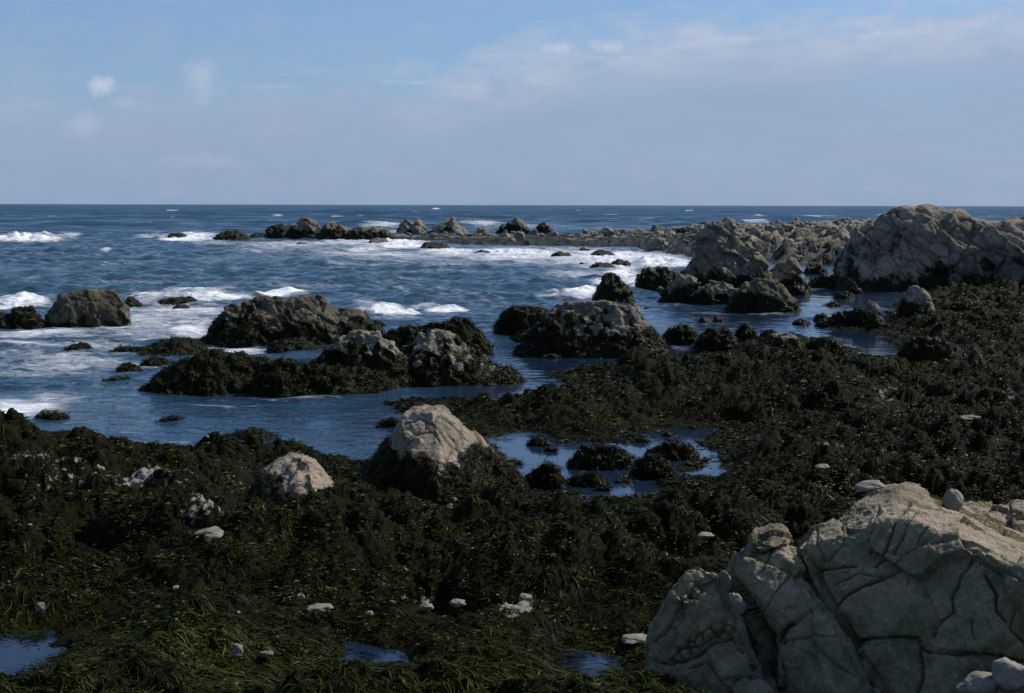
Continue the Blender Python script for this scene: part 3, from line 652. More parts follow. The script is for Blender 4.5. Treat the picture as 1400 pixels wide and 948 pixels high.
# --- near rocks
PO = 'weedy rocks standing in the near tide pool'
for i, (pr, by, lab) in enumerate([
    ([(714, 662), (724, 645), (738, 638), (752, 632), (764, 640), (774, 660)], 670, 'weedy rock at the left shore of the near pool'),
    ([(720, 606), (732, 597), (742, 599), (752, 606)], 611, 'lone little weedy rock in open water left of the near pool'),
    ([(778, 636), (788, 622), (795, 611), (812, 608), (830, 609), (848, 613), (864, 625), (868, 636)], 644, 'largest weedy rock in the near pool, domed'),
    ([(770, 660), (782, 652), (800, 648), (815, 644), (828, 658)], 667, 'low weedy rock in front of the domed pool rock'),
    ([(856, 603), (866, 599), (880, 598), (894, 604)], 607, 'flat weedy sliver in the pale far end of the near pool'),
    ([(884, 620), (898, 610), (915, 604), (930, 604), (944, 609), (955, 622)], 631, 'round weedy rock at the far right of the near pool'),
    ([(862, 648), (872, 630), (886, 621), (900, 624), (912, 633), (925, 648)], 657, 'weedy rock in the pool nearest the right shore reef')]):
    rock(lab, pr, by, .8, 'weed', 1.5, seed=140 + i, weed=1.0, group=PO)
for i, (x0, x1, y0, y1) in enumerate([(690, 716, 628, 636), (742, 764, 612, 618), (828, 848, 592, 598), (905, 928, 590, 596), (842, 866, 652, 660), (930, 958, 632, 640), (812, 838, 664, 672), (705, 726, 580, 586), (760, 790, 600, 606), (660, 684, 606, 612)]):
    w = x1 - x0
    rock('tiny weedy rock tip breaking the surface in and beside the near pool', [(x0, y1 - 1), (x0 + w * .3, y0), (x0 + w * .55, y0 + 1), (x0 + w * .8, y0 + 2), (x1, y1 - 1)], y1 + 1, .8, 'weed', 1.5, seed=160 + i, weed=.8, group='rock tips breaking the near pool')
rock('black weedy boulder with a pale streaked top on the far reef edge', [(1028, 484), (1042, 468), (1058, 458), (1075, 456), (1092, 462), (1104, 482)], 492, .8, 'weed', .95, seed=150, weed=.7, base_z=.2)
rock('round black weedy boulder beside the tidal channel on the reef', [(1098, 484), (1110, 465), (1128, 460), (1145, 464), (1158, 484)], 492, .8, 'weed', 1.4, seed=151, weed=.7, base_z=.2)
rock('pointed black weedy boulder at the crest of the far reef edge', [(1000, 466), (1010, 448), (1019, 440), (1030, 450), (1040, 468)], 476, .8, 'weed', 1.4, seed=152, weed=.7, base_z=.1)
rock('broad black weedy hump left of the pointed boulder on the reef edge', [(950, 470), (962, 453), (978, 447), (995, 448), (1008, 468)], 480, .8, 'weed', 1.4, seed=153, weed=.7, base_z=.1)
rock('black weedy rock at the left tip of the far reef edge', [(903, 466), (914, 450), (930, 444), (948, 449), (960, 466)], 472, .7, 'weed', 1.4, seed=154, weed=.6)
rock('large black weedy hump right of the bright channel end', [(1228, 492), (1238, 470), (1258, 459), (1285, 462), (1310, 474), (1325, 496)], 512, .7, 'weed', 1.4, seed=155, weed=.8, base_z=.25)

# ------------------------------------------------------------------ near granite outcrop, block by block
def hull(points):
    import bmesh
    bm = bmesh.new()
    for p in points: bm.verts.new(p)
    r = bmesh.ops.convex_hull(bm, input=bm.verts)
    bmesh.ops.delete(bm, geom=[e for e in r['geom_interior'] if isinstance(e, bmesh.types.BMVert)], context='VERTS')
    bm.verts.index_update()
    V = [tuple(v.co) for v in bm.verts]; Fc = [tuple(v.index for v in f.verts) for f in bm.faces]
    bm.free(); return V, Fc
def polyline_dist(px, py, pl):
    d = np.full(len(px), 1e9)
    for (ax, ay), (bx, by) in zip(pl[:-1], pl[1:]):
        ex, ey = bx - ax, by - ay; t = np.clip(((px - ax) * ex + (py - ay) * ey) / (ex * ex + ey * ey), 0, 1)
        d = np.minimum(d, np.hypot(px - ax - t * ex, py - ay - t * ey))
    return d
def hero_d(px, d): return d if d >= 12.5 else 12.5 + (d - 12.5) * .48 - .0012 * (px - 1100)
CLEFT_A = ([(1086, 742), (1110, 785), (1140, 835), (1158, 876), (1205, 955)], 7.5, .60)
CLEFT_B = ([(985, 780), (996, 800), (1010, 825), (1030, 858), (1048, 910), (1066, 965)], 13, .85)
def block(label, hulls, cracks=(), vox=0.0135, smooth=6, seed=1, rough=1.0, tone=0.3, name='boulder', mat=None, pebbly=None, facet=0.19):
    """hulls: lists of (px, py, distance) corners; each corner list is a convex block, all are merged"""
    V, Fc = [], []
    for h in hulls:
        v, f = hull([atd(c[0], c[1], hero_d(c[0], c[2])) for c in h]); k = len(V); V += v; Fc += [tuple(i + k for i in q) for q in f]
    co, Qd = voxelise(V, Fc, vox)
    co = relax(co.astype(np.float64), Qd, smooth, 0.6); Nn = normals(co, Qd)
    if Nn[co[:, 2].argmax(), 2] < 0: Qd = Qd[:, ::-1]; Nn = -Nn
    toc = CAM - co; toc /= np.linalg.norm(toc, axis=1)[:, None]
    face = np.clip((Nn * toc).sum(1) * 3, 0, 1)
    R = rot('Y', 0.7) @ rot('X', 0.3)
    d1, e1, t1 = facets(co, 0.75, seed, R, facet, (1, 1, .7)); d2, e2, t2 = facets(co, .24, seed + 5, R, facet * .8)
    D = rough * (0.6 * d1 + 0.35 * d2 + 0.035 * fbm(co * 1.3, 3, seed + 8) + 0.020 * fbm(co * 5, 4, seed + 9, .55) + 0.007 * fbm(co * 24, 2, seed + 10))
    px, py = proj(co)
    wj = 4.0 * perlin(co * 2.2, seed + 12) + 2.0 * perlin(co * 7, seed + 13)
    crack = np.clip(e1 * 0.12 + e2 * 0.05, 0, 1)
    for pl, w, dep in cracks:
        q = polyline_dist(px + wj, py + 0.8 * wj, pl) / (w * .50)
        g = np.exp(-q ** 2) * face
        lip = np.exp(-(q / 3.2) ** 2) * face
        D -= dep * 1.2 * g + dep * .12 * lip; crack = np.maximum(crack, np.exp(-(q / .8) ** 2) * face * min(1, dep / .06))
    if pebbly:                                       # crumbled bands
        for pl, w in pebbly:
            q = polyline_dist(px, py, pl) / w; m = np.exp(-q ** 2) * face
            P_, P2, I_, _d = worley(co / 0.085, seed + 30)
            D += m * (0.10 * (0.55 - P_) - 0.04 * np.exp(-((P2 - P_) / .15) ** 2)); crack = np.maximum(crack, 0.9 * m * np.exp(-((P2 - P_) / .16) ** 2))
    co = co + Nn * D[:, None]; N2 = normals(co, Qd)
    keep = co[:, 2] > -0.3
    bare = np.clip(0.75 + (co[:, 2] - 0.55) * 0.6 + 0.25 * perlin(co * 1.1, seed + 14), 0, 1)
    tn = np.clip(tone + 0.62 * sstep(0.5, 0.95, N2[:, 2]) * sstep(1.2, 2.0, co[:, 2]) + 0.30 * perlin(co * 0.9, seed + 15) + .15 * (t1 - .5), 0, 1)  # high upward faces tinted warmer and lighter: sunlight put into the colour
    C = np.array([co[:, 0].mean(), co[:, 1].mean(), 0])
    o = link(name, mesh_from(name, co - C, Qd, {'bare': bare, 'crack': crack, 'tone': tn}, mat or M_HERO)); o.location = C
    tag(o, label, 'boulder', 'blocks of the near granite outcrop')
    return o
block('largest granite block at the lower right, pinkish sunlit top above a cracked face',
      [[(1208, 690, 12.75), (1240, 706, 12.45), (1277, 730, 12.15), (1090, 750, 12.55), (1112, 724, 12.8), (1140, 704, 12.95), (1166, 682, 13.1), (1196, 664, 13.3), (1238, 662, 13.5), (1290, 682, 13.7), (1312, 706, 13.5), (1160, 800, 12.0), (1205, 790, 11.85), (1258, 748, 12.05), (1335, 738, 12.2),
        (1420, 782, 12.3), (1540, 850, 12.0), (1150, 840, 11.9), (1205, 960, 11.3), (1540, 1000, 11.2), (1210, 1080, 11.4), (1540, 1100, 11.4), (1230, 690, 15.4), (1500, 760, 15.4), (1240, 900, 15.4), (1500, 900, 15.4), (1120, 780, 13.8)],
       [(1160, 880, 11.75), (1148, 832, 11.85), (1205, 792, 11.80), (1262, 752, 11.95), (1330, 744, 12.05), (1392, 772, 11.9), (1500, 835, 11.4), (1500, 930, 10.6), (1400, 890, 10.9), (1270, 880, 11.25), (1540, 1100, 11.6), (1200, 1060, 11.8), (1480, 800, 13.5), (1230, 760, 13.2)],
       [(1165, 885, 11.55), (1250, 884, 11.25), (1330, 905, 10.95), (1520, 945, 10.5), (1215, 970, 11.0), (1520, 1100, 10.6), (1225, 1080, 11.1), (1520, 900, 12), (1190, 900, 12.2)]],
      cracks=[CLEFT_A, ([(1110, 784), (1140, 778), (1166, 772)], 2.2, .05), ([(1148, 828), (1175, 806), (1203, 787), (1232, 768), (1260, 750), (1290, 744)], 2.6, .08), ([(1203, 787), (1172, 784), (1140, 800)], 2.0, .03),
              ([(1160, 876), (1205, 873), (1250, 874), (1265, 890), (1325, 893), (1400, 903)], 3.0, .09), ([(1332, 755), (1308, 790), (1298, 812), (1300, 835), (1284, 850), (1275, 874)], 2.4, .045),
              ([(1242, 690), (1222, 725), (1212, 755), (1192, 772)], 2.4, .055), ([(1250, 705), (1234, 738), (1222, 760)], 1.8, .035), ([(1266, 722), (1255, 745)], 1.6, .03), ([(1150, 712), (1152, 745), (1132, 770)], 1.8, .02),
              ([(1200, 690), (1196, 720), (1184, 755)], 1.6, .022), ([(1130, 770), (1118, 745), (1116, 722)], 1.8, .02), ([(1345, 780), (1362, 810), (1360, 835), (1375, 850)], 3, .05), ([(1325, 845), (1328, 870)], 2, .03), ([(1388, 832), (1380, 860), (1400, 880)], 2, .04),
              ([(1310, 742), (1345, 768), (1400, 800)], 2.5, .03), ([(1258, 890), (1262, 930), (1250, 960)], 4, .05)],
      smooth=4, seed=201, tone=.2)
block('tall middle granite slab leaning between two dark clefts',
      [[(996, 782, 12.5), (1008, 756, 12.7), (1030, 744, 12.8), (1060, 748, 12.75), (1082, 752, 12.6), (1132, 838, 11.95), (1152, 872, 11.75), (1040, 820, 11.9), (1010, 800, 12.2), (1040, 868, 12.0), (1085, 880, 11.7), (1060, 930, 12.2), (1160, 900, 12.1), (1190, 1050, 12.2), (1080, 1060, 12.4), (1030, 770, 14), (1100, 770, 14), (1100, 1000, 14)],
       [(1066, 876, 11.7), (1080, 852, 11.72), (1104, 838, 11.75), (1132, 842, 11.70), (1158, 880, 11.5), (1202, 950, 11.2), (1066, 890, 11.65), (1062, 912, 11.7), (1082, 960, 11.5), (1150, 960, 10.95), (1110, 885, 11.35), (1210, 1080, 11.3), (1085, 1080, 11.6), (1140, 1080, 11.1), (1140, 860, 12.6), (1190, 1000, 12.6)]],
      cracks=[CLEFT_A, CLEFT_B, ([(1062, 885), (1068, 868), (1082, 852), (1106, 836), (1136, 834)], 3.0, .07), ([(1066, 880), (1100, 872), (1160, 868)], 1.8, .03), ([(1014, 764), (1040, 757), (1070, 742)], 2.2, .05), ([(1055, 752), (1048, 775), (1036, 790)], 1.8, .03), ([(1082, 790), (1060, 815), (1045, 838)], 1.4, .02)],
      smooth=4, seed=202, tone=.22)
block('left granite block with two bands of crumbled knobs on its face',
      [[(882, 872, 12.4), (892, 850, 12.4), (914, 800, 12.5), (934, 774, 12.6), (952, 768, 12.65), (982, 785, 12.5), (992, 800, 12.3), (960, 820, 11.9), (1010, 850, 11.8), (900, 900, 12.0), (888, 900, 12.3), (1038, 905, 11.6), (1062, 960, 11.4), (920, 910, 11.6), (885, 960, 12), (1000, 930, 11.1), (880, 1060, 12.2), (1070, 1060, 11.6), (960, 1060, 11.2), (940, 800, 13.8), (1010, 860, 13.6), (900, 920, 13.6)],
       [(940, 900, 11.5), (980, 876, 11.45), (1010, 876, 11.4), (1040, 910, 11.35), (1050, 960, 11.1), (925, 930, 11.5), (950, 1050, 11.0), (1050, 1050, 11.1), (1000, 900, 12.2)]],
      cracks=[CLEFT_B, ([(905, 868), (922, 840), (940, 812), (962, 796)], 2.6, .05), ([(890, 905), (920, 912), (948, 898), (975, 882), (1003, 872)], 2.6, .05), ([(892, 880), (905, 868)], 2.0, .04), ([(1003, 872), (1018, 888), (1030, 895)], 2, .03), ([(940, 915), (965, 905), (985, 935)], 2, .03)],
      pebbly=[([(925, 838), (938, 818), (955, 802)], 11), ([(925, 900), (950, 880), (985, 862), (1002, 855)], 12)], smooth=4, seed=203, tone=.34, rough=1.1)
block('round granite knob perched at the top of the middle slab', [[(1020, 752, 12.65), (1024, 738, 12.7), (1038, 722, 12.8), (1052, 714, 12.9), (1068, 713, 12.9), (1080, 724, 12.85), (1088, 738, 12.75), (1084, 748, 12.6), (1050, 762, 12.5), (1030, 762, 12.55), (1050, 740, 12.35), (1060, 724, 13.4), (1040, 744, 13.4), (1080, 744, 13.3)]], smooth=10, seed=204, tone=.4, vox=.014)
block('flat-topped granite block behind the largest one at the right edge', [[(1306, 700, 14.4), (1322, 690, 14.6), (1345, 690, 14.7), (1388, 698, 14.4), (1386, 745, 14.0), (1340, 745, 13.9), (1308, 722, 14.1), (1320, 760, 14), (1390, 780, 14), (1330, 700, 16), (1390, 700, 16), (1320, 800, 16), (1390, 800, 16)],
       [(1378, 692, 14.6), (1390, 686, 14.8), (1440, 688, 14.8), (1500, 720, 14.6), (1500, 790, 14.0), (1384, 770, 13.9), (1380, 700, 14.2), (1460, 700, 16.5), (1390, 790, 16), (1500, 800, 16)]],
      cracks=[([(1381, 690), (1379, 720), (1382, 760)], 2.6, .1), ([(1315, 712), (1345, 735), (1372, 745)], 2, .04)], smooth=3, seed=205, tone=.3)
block('rounded granite boulder at the bottom edge below the crumbled block', [[(995, 960, 10.9), (1002, 938, 11.1), (1020, 925, 11.2), (1042, 926, 11.2), (1056, 945, 11.0), (1062, 970, 10.9), (1030, 950, 10.8), (1000, 1040, 10.9), (1060, 1040, 10.9), (1030, 940, 11.7)]], smooth=9, seed=206, tone=.3, vox=.014)

ANG = .75
def peak(label, hulls, seed, tone, cut, pw, weedc, cracks=()):
    V, Fc = [], []
    for h in hulls:
        v, f = hull([atd(*c) for c in h]); k = len(V); V += v; Fc += [tuple(i + k for i in q) for q in f]
    co, Qd = voxelise(V, Fc, .024); co = relax(co.astype(np.float64), Qd, 4, .6); Nn = normals(co, Qd)
    if Nn[co[:, 2].argmax(), 2] < 0: Qd = Qd[:, ::-1]; Nn = -Nn
    R = rot('Y', .9) @ rot('X', .2); d1, e1, t1 = facets(co, .8, seed, R, .11, (1, 1, .5)); d2, e2, t2 = facets(co, .28, seed + 3, R, .13, (1, 1, .5))
    px, py = proj(co); edge = cut(px, py); pn = perlin(co * 1.6, seed + 6) + .7 * perlin(co * 4.5, seed + 7)
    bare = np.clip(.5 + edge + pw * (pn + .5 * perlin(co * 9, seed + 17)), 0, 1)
    low = 1 - sstep(.3, .7, bare)
    D = .8 * d1 + .7 * d2 + .03 * fbm(co * 3, 3, seed + 8) + .008 * fbm(co * 14, 2, seed + 9) + low * (.05 - .07 * billow(co * 2.2, 3, seed + 10))
    crack = np.clip(.35 * e1 + .2 * e2, 0, 1)
    wj = 2 * perlin(co * 3, seed + 12)
    for pl, w_, dep in cracks:
        q = polyline_dist(px + wj, py + wj, pl) / w_; g = np.exp(-q ** 2); D -= dep * g; crack = np.maximum(crack, g * .8)
    co = co + Nn * D[:, None]; Nn = normals(co, Qd)
    C = np.array([co[:, 0].mean(), co[:, 1].mean(), 0])
    o = link('rock', mesh_from('rock', co - C, Qd, {'bare': bare, 'crack': crack, 'tone': np.clip(tone + .35 * sstep(0, .5, Nn[:, 0]) + .3 * perlin(co * .9, seed + 15), 0, 1)}, M_PALE)); o.location = C  # tone warms right-facing sides, painting the sunlit flank into the colour
    tag(o, label, 'rock')
    weed_on(co - C, Nn, (bare < .40) & (Nn[:, 1] < .55) & (co[:, 2] > .1), math.hypot(C[0], C[1]), {'a': .024 ** 2, 'c': weedc}, 'seaweed_fringe', o)
    return o
peak('pale tan granite peak rising from black weed at the near reef edge',
     [[(551, 568, 23.4), (565, 557, 23.6), (586, 553, 23.7), (604, 555, 23.7), (619, 568, 23.6), (641, 584, 23.5), (656, 597, 23.4), (700, 645, 23.3), (720, 676, 23.2), (590, 563, 23.2), (601, 598, 22.7), (600, 640, 22.2), (598, 700, 21.6), (660, 690, 22.0), (528, 605, 23.5), (505, 655, 23.5), (490, 690, 23.3), (540, 690, 22.2), (565, 580, 23.2), (555, 620, 22.9),
       (560, 590, 25.2), (640, 600, 25.4), (500, 690, 25.4), (720, 690, 25.4), (600, 570, 24.9), (590, 760, 22), (700, 760, 22.5), (500, 760, 23)],
      [(538, 600, 23.2), (556, 590, 23.0), (575, 600, 22.7), (585, 640, 22.4), (560, 690, 22.0), (515, 690, 22.6), (525, 640, 22.9), (540, 640, 24.5), (600, 690, 24.5), (580, 760, 22.2), (520, 760, 22.6)]],
     131, .38, lambda px, py: np.clip((np.interp(px, [480, 530, 556, 580, 603, 622, 640, 656, 720], [600, 604, 612, 610, 652, 628, 606, 612, 655]) - py) / 24, -1.5, 1.2) + .9 * np.exp(-((px - 606) / 26) ** 2 - ((py - 676) / 9) ** 2) + .7 * np.exp(-((px - 582) / 22) ** 2 - ((py - 652) / 7) ** 2) + .6 * np.exp(-((px - 628) / 14) ** 2 - ((py - 640) / 12) ** 2), .7, 1.0,
     cracks=[([(556, 582), (575, 574), (592, 580), (600, 570)], 1.6, .025), ([(604, 572), (622, 588), (648, 606)], 1.2, .015), ([(562, 598), (590, 590), (602, 605)], 1.5, .018)])
peak('low pale blotched rock left of the granite peak on the reef',
     [[(358, 655, 23.0), (366, 638, 23.2), (380, 627, 23.4), (397, 621, 23.5), (420, 620, 23.5), (432, 628, 23.4), (441, 641, 23.2), (460, 664, 22.9), (470, 690, 22.7), (400, 632, 22.9), (408, 650, 22.4), (415, 690, 21.8), (345, 690, 22.6), (380, 700, 21.9), (380, 640, 24.8), (450, 660, 24.8), (340, 700, 24.6), (470, 700, 24.6), (400, 750, 22)]],
     132, .30, lambda px, py: np.clip((np.interp(px, [345, 380, 400, 420, 440, 462], [632, 644, 668, 682, 690, 698]) - py) / 30, -1.2, .6), .95, .45)
def stone(px, py, wpx, hpx, label, d=None, z=None, seed=0, name='stone', group='pale stones on the reef', tilt=0.0, asp=0.9, lumpy=0.10, cat='stone'):
    if d is None:
        g = at(px, py + hpx * .5, 0.3)
        for _ in range(6): g = at(px, py + hpx * .3, float(reef_h(np.array([g[0]]), np.array([g[1]]))[0]))
        d = math.hypot(g[0], g[1])
    c = atd(px, py, d); w = wpx / F * d; h = hpx / F * d
    n1, n2 = 26, 40
    th = np.linspace(0.02, PI - .02, n1); ph = np.linspace(0, 2 * PI, n2, endpoint=False)
    T, P_ = np.meshgrid(th, ph, indexing='ij')
    S = np.stack([np.sin(T) * np.cos(P_), np.sin(T) * np.sin(P_), np.cos(T)], -1).reshape(-1, 3)
    pw = np.sign(S) * np.abs(S) ** 0.85
    rs = np.random.default_rng(seed + 900); r = np.full(len(S), 9.0)
    for _ in range(13):
        nv_ = rs.normal(size=3); nv_ /= np.linalg.norm(nv_); dt = S @ nv_
        r = np.minimum(r, np.where(dt > .05, rs.uniform(.72, 1.0) / np.maximum(dt, .05), 9.0))
    r = np.minimum(r, 1.08) * (1 - .3 * ANG) / (1 - .3 * ANG) * ANG + (1 - ANG)
    r = r * (1 + lumpy * 1.6 * perlin(S * 1.3, seed) + lumpy * perlin(S * 3.1, seed + 3) + .4 * lumpy * perlin(S * 7, seed + 5))
    V = pw * r[:, None] * np.array([w / 2, w / 2 * asp, h / 2])
    V = V @ rot('Y', tilt).T
    i = np.arange(n1 - 1)[:, None] * n2; j = np.arange(n2)[None]
    Qd = np.stack([i + j, i + n2 + j, i + n2 + (j + 1) % n2, i + (j + 1) % n2], -1).reshape(-1, 4)
    o = link(name, mesh_from(name, V, Qd, None, M_STONE)); o.location = c
    o.rotation_euler = (0, 0, -math.atan2(c[0], c[1]))
    return tag(o, label, cat, group)
WG = 'stones lodged on the near granite outcrop'
stone(992, 792, 15, 26, 'upper oval stone wedged in the cleft beside the crumbled block', 12.42, seed=1, group=WG, tilt=-.4)
stone(1009, 825, 16, 34, 'lower long oval stone wedged in the cleft, paler', 12.28, seed=2, group=WG, tilt=-.55)
stone(1190, 664, 40, 13, 'flat pale stone lying on the very top of the largest block', 13.35, seed=3, group=WG, tilt=-.15)
stone(1303, 687, 24, 34, 'upright pinkish stone standing on the right shoulder of the largest block', 13.65, seed=4, group=WG)
stone(1344, 938, 44, 34, 'left one of two round stones at the bottom right corner', 11.1, seed=5, group=WG)
stone(1381, 925, 48, 44, 'right and taller of two round stones at the bottom right corner', 11.05, seed=6, group=WG)
stone(1322, 946, 30, 22, 'small stone tucked left of the two round corner stones', 11.1, seed=7, group=WG)
stone(1160, 944, 14, 11, 'tiny pebble on the bottom edge under the middle slab', 11.9, seed=8, group=WG)
stone(1198, 946, 18, 10, 'flat pebble on the bottom edge under the largest block', 11.85, seed=9, group=WG)
PL = [(584, 828, 20, 12, 'left one of two pale domed stones in the near seaweed'), (626, 823, 26, 14, 'right and larger of two pale domed stones in the near seaweed'), (325, 888, 20, 24, 'pale upright stone in the seaweed near the bottom left'),
      (437, 830, 34, 7, 'long white sliver of stone slanting in the near seaweed'), (411, 815, 13, 10, 'small white stone above the slanting sliver'), (286, 729, 40, 18, 'low greenish stone beside a spot of blue water'),
      (196, 661, 34, 14, 'bright white streaked rock patch on the left reef'), (965, 731, 26, 9, 'flat cream stone left of the granite knob'), (815, 706, 13, 11, 'grey rounded pebble in mid-reef seaweed'), (718, 817, 22, 16, 'white crusted stone in a dark hollow'),
      (1316, 571, 44, 8, 'long flat white stone on the right reef'), (1375, 565, 26, 11, 'bright white stone near the right edge of the reef'), (1331, 493, 32, 10, 'pale grey cracked stone on the far right reef'), (1065, 463, 24, 10, 'pale striped stone on the black boulder by the channel'),
      (933, 538, 9, 12, 'small upright pale stone beyond the near pool'), (1098, 521, 10, 5, 'tiny pale stone on the mid right reef'), (1124, 638, 22, 10, 'pale rough stone behind the largest granite block'), (1015, 668, 12, 9, 'round pale stone right of the near pool'),
      (346, 950, 32, 12, 'pale stone cut by the bottom edge'), (364, 893, 22, 9, 'flat pale stone right of the upright stone'), (605, 930, 16, 18, 'pale stone beside the bottom centre pool'), (585, 940, 14, 9, 'smaller pale stone left of the one by the bottom pool'),
      (868, 872, 40, 9, 'flat white stone at the left foot of the crumbled block'), (55, 829, 16, 16, 'dull pale stone at the left in the seaweed'), (505, 838, 14, 8, 'small pale pebble left of the two domed stones'), (1310, 415, 22, 6, 'flat pale stone under the granite outcrop foot'),
      (415, 503, 15, 7, 'right pale cap stone on the weedy mound'), (376, 498, 13, 6, 'left pale cap stone on the weedy mound')]
for i, (a_, b_, w_, h_, lab) in enumerate(PL):
    dd_ = None
    if lab.endswith('cap stone on the weedy mound'): dd_ = math.hypot(*at(400, 530)[:2])
    if 'black boulder' in lab: dd_ = math.hypot(*at(1065, 485)[:2])
    k_ = .8 if max(w_, h_) < 28 else 1.0
    so_ = stone(a_, b_, w_ * k_, h_ * k_, lab, dd_, seed=20 + i, lumpy=.17)
    so_.location.z -= .12 * h_ / F * math.hypot(so_.location.x, so_.location.y)
# scattered pebbles, no two to be told apart
r5 = np.random.default_rng(5); proto = []
for i in range(5):
    o = stone(700, 750, 10, 7, 'small pale pebble half hidden in the dark seaweed', 18, seed=60 + i, name='pebble', group='pebbles scattered in the seaweed', cat='pebble', lumpy=.1)
    proto.append(o)
spots_p = []
while len(spots_p) < 120:
    px_ = r5.uniform(-20, 1420); py_ = r5.uniform(515, 960)
    if r5.random() > .35 and px_ > 480: continue
    g = at(px_, py_, .35); h = float(reef_h(np.array([g[0]]), np.array([g[1]]))[0])
    if h < 0.15 or (px_ > 860 and py_ > 680): continue
    spots_p.append((g[0], g[1], h))
for i, (gx_, gy_, h) in enumerate(spots_p):
    o = proto[i] if i < 5 else proto[i % 5].copy()
    if i >= 5: COL.objects.link(o)
    s = min(r5.lognormal(-.85, .5), 1.2); o.scale = (s, s * r5.uniform(.7, 1.1), s * r5.uniform(.7, 1.1)); o.location = (gx_, gy_, h + .015 * s)
    o.rotation_euler = (r5.uniform(-.4, .4), r5.uniform(-.4, .4), r5.uniform(0, 6.28))

# ------------------------------------------------------------------ offshore reef bar and its boulders
OFF = [(440, 330), (500, 332), (560, 330), (585, 332), (620, 336), (660, 338), (700, 336), (780, 338), (850, 340), (890, 347), (940, 351), (1000, 356), (1060, 360), (1170, 364), (1300, 364), (1300, 318), (1100, 320), (900, 322), (800, 323), (700, 323), (560, 323), (440, 325)]
a2, d2_, X2, Y2 = polar(-9, 18, 900, 110, 262, 300)
x2, y2 = X2.ravel(), Y2.ravel(); q2 = np.stack([x2, y2, 0 * x2], 1)
s2 = signed_dist(x2, y2, poly_world(OFF)) + 1.6 * perlin(q2 * .16, 5)
pxs, pys = proj(q2)
hmax = np.interp(pxs, [430, 560, 640, 760, 880, 960, 1100, 1300], [.05, .20, .30, .36, .55, 1.05, 1.45, 1.8]) * (1 + .9 * perlin(q2 * .06, 17) * sstep(1000, 700, pxs))
hmax = np.clip(hmax, .10, 3)
G1, G2, GI, _ = worley(q2 * .30 + .2 * np.stack([perlin(q2 * .5, 7), perlin(q2 * .5, 8), 0 * x2], 1), 9, True)
K1, K2, KI, _ = worley(q2 * .75, 10, True)
lump2 = .7 * (0.75 - G1) * (.3 + R1[GI, 3]) + .62 * (0.6 - K1 ** 2 * 1.3) * (.1 + 1.2 * R1[KI, 4]) + .30 * fbm(q2 * .7, 4, 11, .62)
H2 = -0.8 + (hmax + .8) * sstep(-4, 9, s2) ** .75 + lump2 * sstep(-4, 3, s2) * np.clip(hmax + .25, .55, 2) * .75
b2 = np.clip(.5 + (H2 / hmax - .62) * 1.1 + .5 * perlin(q2 * .25, 14) + .9 * (R1[KI, 5] - .5) + .30 * sstep(820, 1100, pxs) - 1.52 + .38 * sstep(900, 1050, pxs), 0, 1)
Q2 = grid_quads(300, 900); keep = (H2[Q2] > -.6).any(1); Q2 = Q2[keep]; us = np.zeros(len(x2), bool); us[Q2] = True; ix = np.cumsum(us) - 1
ob = link('offshore_reef', mesh_from('offshore_reef', np.stack([x2, y2, H2], 1)[us], ix[Q2], {'bare': b2[us], 'crack': 1.0 * np.exp(-((K2 - K1) / .16) ** 2)[us], 'tone': np.clip(.25 + .9 * (R1[KI, 2] - .5), 0, 1)[us]}, M_CRAG))
tag(ob, 'long low reef bar of dark and grey rock along the far side of the bay', 'reef', None, 'structure')
r6 = np.random.default_rng(6); protos = []
H2g = H2.reshape(300, 900); rows_ok = []
for i in range(6):
    o = stone(700, 330, 14, 10, 'grey boulder among many alike on the low offshore reef bar', 180, seed=80 + i, name='reef_boulder', group='boulders on the offshore reef', cat='boulder', lumpy=.22)
    protos.append(o)
cnt = 0
while cnt < 230:
    ci = int(r6.integers(150, 800)); ri = int(r6.integers(20, 280))
    if H2g[ri, ci] < .12 or (H2g[ri, ci] < 1.0 and r6.random() < .35): continue
    o = protos[cnt] if cnt < 6 else protos[cnt % 6].copy()
    if cnt >= 6: COL.objects.link(o)
    s = min(r6.lognormal(-.25, .45), 1.9); o.scale = (s, s * r6.uniform(.7, 1.1), s * r6.uniform(.7, 1.5)); k_ = ri * 900 + ci
    o.location = (x2[k_], y2[k_], H2[k_] + .15); o.rotation_euler = (r6.uniform(-.4, .4), r6.uniform(-.4, .4), r6.uniform(0, 6.28)); cnt += 1

# ------------------------------------------------------------------ the sea
NCs, NRs = 1150, 1400
azf = np.concatenate([np.linspace(-60, -25, 60)[:-1], np.linspace(-25, 25, NCs - 118), np.linspace(25, 60, 60)[1:]])
azs = np.radians(azf); ds = np.concatenate([np.exp(np.linspace(math.log(6.0), math.log(40.0), 300))[:-1], np.exp(np.linspace(math.log(40.0), math.log(260.0), 800))[:-1], np.exp(np.linspace(math.log(260.0), math.log(30000.0), 800))]); NRs = len(ds); NCs = len(azs)
XS = (np.sin(azs)[None] * ds[:, None]).ravel(); YS = (np.cos(azs)[None] * ds[:, None]).ravel()
DS = np.repeat(ds, NCs); cell = np.repeat(np.gradient(ds), NCs)
q3 = np.stack([XS, YS, 0 * XS], 1); PXS, PYS = proj(q3)
